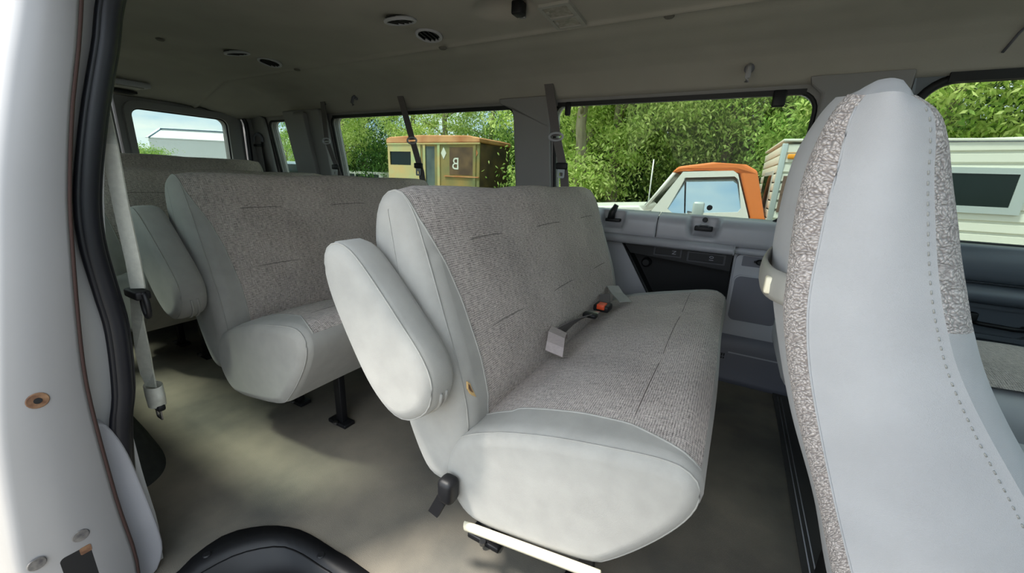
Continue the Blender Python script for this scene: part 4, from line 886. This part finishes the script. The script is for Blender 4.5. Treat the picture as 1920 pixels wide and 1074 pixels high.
for px in (796, 823, 890): c_ = sp2(px, 300)[0]; ob('post', box(c_-.06, c_+.06, SY-.03, SY, GZ+.6, zt-.06), M_GREENL if px < 880 else M_GREENV, sv)
c_ = sp2(832, 287); ob('diamond_mark', extr([(c_[0]-.13, c_[1]), (c_[0], c_[1]-.22), (c_[0]+.13, c_[1]), (c_[0], c_[1]+.22)], XZd, SY-.012, SY), M_CAMP, sv)
c_ = sp2(893, 287); ob('diamond_mark', extr([(c_[0]-.08, c_[1]), (c_[0], c_[1]-.14), (c_[0]+.08, c_[1]), (c_[0], c_[1]+.14)], XZd, SY-.012, SY), M_RUSTR, sv)
c_ = sp2(855, 308); glyph('B', .62, 'painted_letter', Matrix.Translation((c_[0], SY-.02, c_[1]))@Matrix.Scale(-1, 4, (1, 0, 0))@Matrix.Rotation(PI/2, 4, 'X'), M_CAMP, sv)
for px in (866, 745):
    c_ = sp2(px, 350)[0]; w = ob('wheel', disc((c_, SY-.02, GZ+.42), (0, 1, 0), .42, .25, 24, .03), M_TIRE, sv); ob('wheel_arch', tube([(c_+.52*math.cos(t), SY-.02, GZ+.42+.52*math.sin(t)) for t in np.linspace(0, PI, 16)], .05, 6, up=Vector((0, 1, 0))), M_GREENV, w)

def car(name, label, cat, c, yaw, L, Wd, H, m, hood=.28, gl=M_DARKGL, low=None):
    t = thing(name, label, cat, (c[0], c[1], GZ)); T = Matrix.Translation((c[0], c[1], GZ))@Matrix.Rotation(yaw, 4, 'Z')
    def p(nm, me, mm, par=t): me.transform(T); return ob(nm, me, mm, par)
    hb_ = H*.58; b1 = p('body', extr([(-L/2, .3), (L/2, .3), (L/2, hb_-.05), (L/2-.1, hb_), (-L/2+.1, hb_), (-L/2, hb_-.08)], XZd, -Wd/2, Wd/2), low or m); bevmod(b1, .05)
    gh = [(-L/2+hood*L*.9, hb_), (L/2-.15, hb_), (L/2-.35, H), (-L/2+hood*L*1.25, H)]
    b2 = p('cabin', extr(gh, XZd, -Wd/2+.06, Wd/2-.06), m); bevmod(b2, .05)
    for s in (-1, 1):
        y = s*(Wd/2-.05); x0, x1 = -L/2+hood*L*1.3, L/2-.45; k = 3
        for i in range(k): a = x0+(x1-x0)*i/k; p('window', box(a+.05, a+(x1-x0)/k-.05, y-.012, y+.012, hb_+.05, H-.13, .01), gl, b2)
        for x in (-L*.32, L*.32): p('wheel', disc((x, s*(Wd/2-.1)-.1, .34), (0, 1, 0), .34, .2, 20, .02), M_TIRE)
    sc = T@Vector((-L/2+hood*L*1.05, 0, (hb_+H)/2)); p('windscreen', extr([(-.6, hb_+.06), (.6, hb_+.06), (.52, H-.1), (-.52, H-.1)], lambda y, z, d: (-L/2+hood*L*(.9+.35*(z-hb_)/(H-hb_))+d, y, z), -.01, .01), gl, b2)
    return t
car('parked_van', 'pale blue and orange van seen through the rear quarter window', 'van', (-21.5, 13.3), .2, 5.0, 2.0, 2.0, M_SUVB, .12, low=M_PICKO)
car('parked_car', 'white car parked left of the step van', 'car', (-18.2, 15.5), .1, 4.6, 1.8, 1.65, M_PICKW)
tr = ob('covered_trailer', extr([(-2.0, .2), (1.9, .2), (1.9, .95), (1.1, 1.22), (-.9, 1.42), (-1.7, 1.25), (-2.0, .9)], lambda x, z, d: (x-13.6, 10.2+d, z+GZ), 0, 2.0), mat('tarp', srgb(206, 208, 222), .6)); bevmod(tr, .15, 3); tag(tr, 'low covered trailer under a whitish tarp beyond the rear left window', 'trailer')
for i, (px, dist, m_, lb) in enumerate(((268, 38, M_PICKW, 'white car roof far behind, left end of the rear window row'), (330, 34, M_BLACK, 'dark pickup with rack far behind the rear window'), (395, 40, M_PICKW, 'white truck far behind at the right of the rear window row'))):
    q = at(px, 300, 0, -dist); car('distant_car', lb, 'car', (q.x, q.y), 1.2, 4.8, 1.9, 1.72, m_)

# far barn and hill
k_ = -130
e0, pkk, e1 = at(279, 263, 0, k_), at(303, 242, 0, k_), at(343, 264, 0, k_)
u = Vector((.80, .60, 0)); Lb = 34
wdir = Vector((-.6, .8, 0)); wspan = 10.5
c0_ = Vector((e1.x+2, e1.y, 0)); a0 = c0_-wdir*0
bd = thing('white_barn', 'white metal barn with gable far behind the rear window', 'building', (c0_.x, c0_.y, GZ))
# gable end: corners near (right eave) and far (left eave)
pR = Vector((e1.x, e1.y, 0)); pL = Vector((e0.x, e0.y, 0)); pM = Vector((pkk.x, pkk.y, 0))
zR, zP = e1.z, pkk.z
GV = [(pL.x, pL.y, GZ), (pR.x, pR.y, GZ), (pR.x, pR.y, zR), (pM.x, pM.y, zP), (pL.x, pL.y, zR)]
bk_ = [tuple(Vector(v)+u*Lb) for v in GV]
ob('gable_wall', mesh('m', GV+bk_, [(0, 1, 2, 3, 4), (9, 8, 7, 6, 5), (0, 5, 6, 1), (0, 4, 9, 5)], smooth=False), M_BLDW, bd)
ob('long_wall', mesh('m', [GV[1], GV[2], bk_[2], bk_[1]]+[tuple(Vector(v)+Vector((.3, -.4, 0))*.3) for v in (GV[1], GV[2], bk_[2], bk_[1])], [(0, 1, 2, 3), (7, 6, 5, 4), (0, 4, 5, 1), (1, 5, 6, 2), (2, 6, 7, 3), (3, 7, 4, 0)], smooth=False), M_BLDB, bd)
for s, (lo_v, n2) in enumerate(((GV[2], 'roof_slope'), (GV[4], 'roof_slope'))):
    A_, B_ = Vector(GV[3])+Vector((0, 0, .15)), Vector(lo_v)+(Vector(lo_v)-Vector(GV[3]))*.06+Vector((0, 0, .15))
    Q = [A_-u*.5, B_-u*.5, B_+u*(Lb+.5), A_+u*(Lb+.5)]
    ob(n2, mesh('m', [tuple(v) for v in Q]+[tuple(v+Vector((0, 0, .2))) for v in Q], [(0, 1, 2, 3), (7, 6, 5, 4), (0, 4, 5, 1), (1, 5, 6, 2), (2, 6, 7, 3), (3, 7, 4, 0)], smooth=False), M_BLDW, bd)
for a_, b2_ in ((GV[4], GV[3]), (GV[3], GV[2])): ob('gable_trim', tube([Vector(a_)+Vector((.3, 0, .1)), Vector(b2_)+Vector((.3, 0, .1))], .22, 6), mat('barn_trim', srgb(96, 120, 136), .6), bd)
for v_ in (GV[2], GV[3]): ob('eave_trim', tube([Vector(v_)+Vector((.4, -.4, .1)), Vector(v_)+u*Lb+Vector((.4, -.4, .1))], .16, 6), MATS['barn_trim'], bd)
h0 = at(225, 262, 0, -900); 
hl = ob('hill', grid(lambda y, t: (-900-200*t, y, GZ+(28+26*mnoise.noise(Vector((y*.004, 3.1, 0)))+10*mnoise.noise(Vector((y*.02, 1.1, 0))))*math.sin(PI*min(1, t+.0))), np.linspace(-200, 700, 80), np.linspace(0, 1, 8)), M_HILL); struct(hl, 'hazy far ridge behind the barn')

# ------------------------------------------------------------------ trees
def leaves(n, rx, ry, z0, z1, size, seed, clusters=90):
    rg = np.random.default_rng(seed)
    th = rg.uniform(0, 2*PI, clusters); rr_ = np.sqrt(rg.uniform(.05, 1, clusters)); zz = rg.uniform(0, 1, clusters)
    prof = .55+.45*np.sin(PI*np.clip(zz*.9+.08, 0, 1))
    C = np.stack([rx*rr_*prof*np.cos(th), ry*rr_*prof*np.sin(th), z0+(z1-z0)*zz], 1)
    ci = rg.integers(0, clusters, n); cs_ = rg.uniform(.16, .45, clusters)
    P = C[ci]+rg.normal(0, 1, (n, 3))*cs_[ci][:, None]*np.array([1, 1, .6])
    P[:, 2] = np.maximum(P[:, 2], .15)
    d = rg.normal(0, 1, (n, 3)); d[:, 2] = -abs(d[:, 2])*.9-.25; d /= np.linalg.norm(d, axis=1)[:, None]
    w = np.cross(d, rg.normal(0, 1, (n, 3))); w /= np.linalg.norm(w, axis=1)[:, None]
    s = size*rg.uniform(.7, 1.35, n)[:, None]
    nn = np.cross(d, w)
    V = np.stack([P, P+d*s*.45+w*s*.19-nn*s*.05, P+d*s, P+d*s*.45-w*s*.19-nn*s*.05], 1).reshape(-1, 3)
    F = np.arange(4*n, dtype=np.int32)
    me = bpy.data.meshes.new('foliage'); me.vertices.add(4*n); me.vertices.foreach_set('co', V.ravel().astype(np.float32))
    me.loops.add(4*n); me.loops.foreach_set('vertex_index', F); me.polygons.add(n); me.polygons.foreach_set('loop_start', np.arange(0, 4*n, 4, dtype=np.int32))
    me.update(calc_edges=True); return me
LV = [leaves(24000, 2.3, 2.0, z0, 7.0, .12, s, 100) for s, z0 in ((1, 1.2), (2, 1.3), (3, .9), (4, 2.3))]
for me, m_ in zip(LV, (L1, L2, L3, L1)): me.materials.append(m_)
LB = [leaves(6500, 1.7, 1.2, .2, 1.7, .10, s, 50) for s in (11, 12)]
for me, m_ in zip(LB, (L3, L2)): me.materials.append(m_)
def trunkmesh(seed, h=6.5, r=.16):
    rg = random.Random(seed); pts = []; x = y = 0
    for i in range(9): pts.append((x, y, h*i/8)); x += rg.uniform(-.14, .14); y += rg.uniform(-.12, .12)
    V, F = sweep([Vector(p) for p in spl(pts, 16)], circ(r, 9), scale=[1.25-.85*i/15 for i in range(16)], up=Vector((0, 1, 0)))
    return mesh('trunk', V, F), pts
def limbs(pts, seed):
    rg = random.Random(seed+50); out = []
    for k in range(6):
        b0 = Vector(pts[rg.randint(2, 6)]); a = rg.uniform(0, 2*PI); ln = rg.uniform(.9, 1.9)
        p1 = b0+Vector((math.cos(a)*ln*.5, math.sin(a)*ln*.5, ln*.35)); p2 = b0+Vector((math.cos(a)*ln, math.sin(a)*ln, ln*.5))
        V, F = sweep([Vector(q) for q in spl([b0, p1, p2], 7)], circ(.05, 6), scale=[1-.75*i/6 for i in range(7)]); me = mesh('branch', V, F); me.materials.append(M_BARK); out.append(fixn(me))
    return out
TM = []
for s in (1, 2, 3):
    tm, pts = trunkmesh(s); tm.materials.append(M_BARK); fixn(tm); TM.append((tm, limbs(pts, s)))
def place(me, name, root, sc, rz, off=(0, 0, 0)):
    o = bpy.data.objects.new(name, me); COL.objects.link(o); o.parent = root; o.scale = sc; o.rotation_euler = (0, 0, rz); o.location = off; return o
TREES = [  # x, y, kind, scale, label
 (-22.6, 16.2, 1, .9, 'tree at the far left of the rear left window row, behind the tarp'), (-21.5, 18.5, 2, 1.1, 'dark tree behind the white parked car'), (-18.8, 14.6, 3, .95, 'tree with a bare trunk left of the step van'), (-16.6, 17.9, 0, 1.1, 'pale green tree behind the front of the step van'),
 (-13.8, 17.4, 0, 1.1, 'bright tree rising over the step van roof'), (-9.3, 19.8, 1, 1.15, 'tree behind the rear of the step van'), (-11.0, 17.3, 1, 1.0, 'pale-trunked tree at the back corner of the step van'), (-6.4, 16.0, 2, 1.05, 'dark tree just right of the step van'),
 (-4.9, 13.4, 0, .9, 'bright tree beside the dark window pillar'), (-3.8, 10.4, 0, 1.0, 'bright leafy tree at the rear edge of the front window'), (-3.2, 11.4, 3, 1.0, 'bright tree with a thick trunk above the pickup hood'), (-4.4, 15.0, 2, 1.15, 'dark tree behind the bright leaves at the front window'),
 (-1.7, 13.8, 1, 1.05, 'tree behind the pickup windscreen'), (-.55, 12.4, 3, 1.0, 'slim tree above the orange cab roof, left of two'), (.25, 13.2, 3, 1.0, 'slim tree above the orange cab roof, right of two'), (-.2, 17.5, 2, 1.2, 'dark tree far behind the orange cab'),
 (1.6, 11.6, 1, 1.0, 'tree at the front top corner of the front window'), (3.0, 11.0, 0, 1.0, 'bright tree above the camper, left end'), (5.0, 10.6, 0, 1.0, 'bright tree above the camper in the driver window'), (4.2, 14.0, 2, 1.1, 'dark tree behind the camper'), (7.2, 12.0, 1, 1.1, 'tree beyond the camper at the right edge'), (-27.5, 17.0, 1, .55, 'lone tree seen through the narrow quarter window')]
for i, (x, y, kd, s, lb) in enumerate(TREES):
    t = thing('leafy_tree', lb, 'tree', (x, y, GZ), 'trees beyond the yard'); rz = i*2.39
    tm, lm = TM[i % 3]
    place(tm, 'trunk', t, (s, s, s), rz)
    f = place(LV[kd], 'foliage', t, (s, s, s), rz+1); f['kind'] = 'stuff'
    for me in lm: place(me, 'branch', t, (s, s, s), rz)
BUSH = [(-23.5, 18.6), (-22, 20), (-19.5, 19.5), (-15.5, 19), (-12, 19), (-9.6, 17.5), (-6.3, 15.6), (-5.0, 12.5), (-3.4, 14.4), (-1.9, 15.6), (.1, 15), (1.9, 14), (3.8, 12.8), (6.0, 13), (8.5, 13.5), (-5.3, 15.2), (-17.5, 17)]
BL = ['undergrowth bush between the trunks, %s']
WH = ['farthest left behind the tarp', 'behind the white car', 'left of the step van', 'behind the step van cab', 'behind the step van box', 'right of the step van tail', 'right of the pillar, farther back', 'at the rear edge of the front window', 'above the pickup hood', 'behind the pickup windscreen', 'behind the orange cab roof', 'at the camper front corner', 'behind the camper, left', 'behind the camper, middle', 'behind the camper, right', 'just behind the rear pillar', 'beside the parked white car']
for i, (x, y) in enumerate(BUSH):
    t = thing('bush', BL[0] % WH[i], 'bush', (x, y, GZ), 'bushes between the trees'); s = 1.35+.25*math.sin(i*1.7)
    f = place(LB[i % 2], 'foliage', t, (s*1.3, s, s*1.25), i*1.3); f['kind'] = 'stuff'
for i, (px, lb) in enumerate(((258, 'green bush left of the far barn'), (236, 'green bush at the left edge of the rear window view'))):
    q = at(px, 285, 0, -60); t = thing('bush', lb, 'bush', (q.x, q.y, GZ)); f = place(LB[1], 'foliage', t, (2.2, 2.2, 1.9), i); f['kind'] = 'stuff'
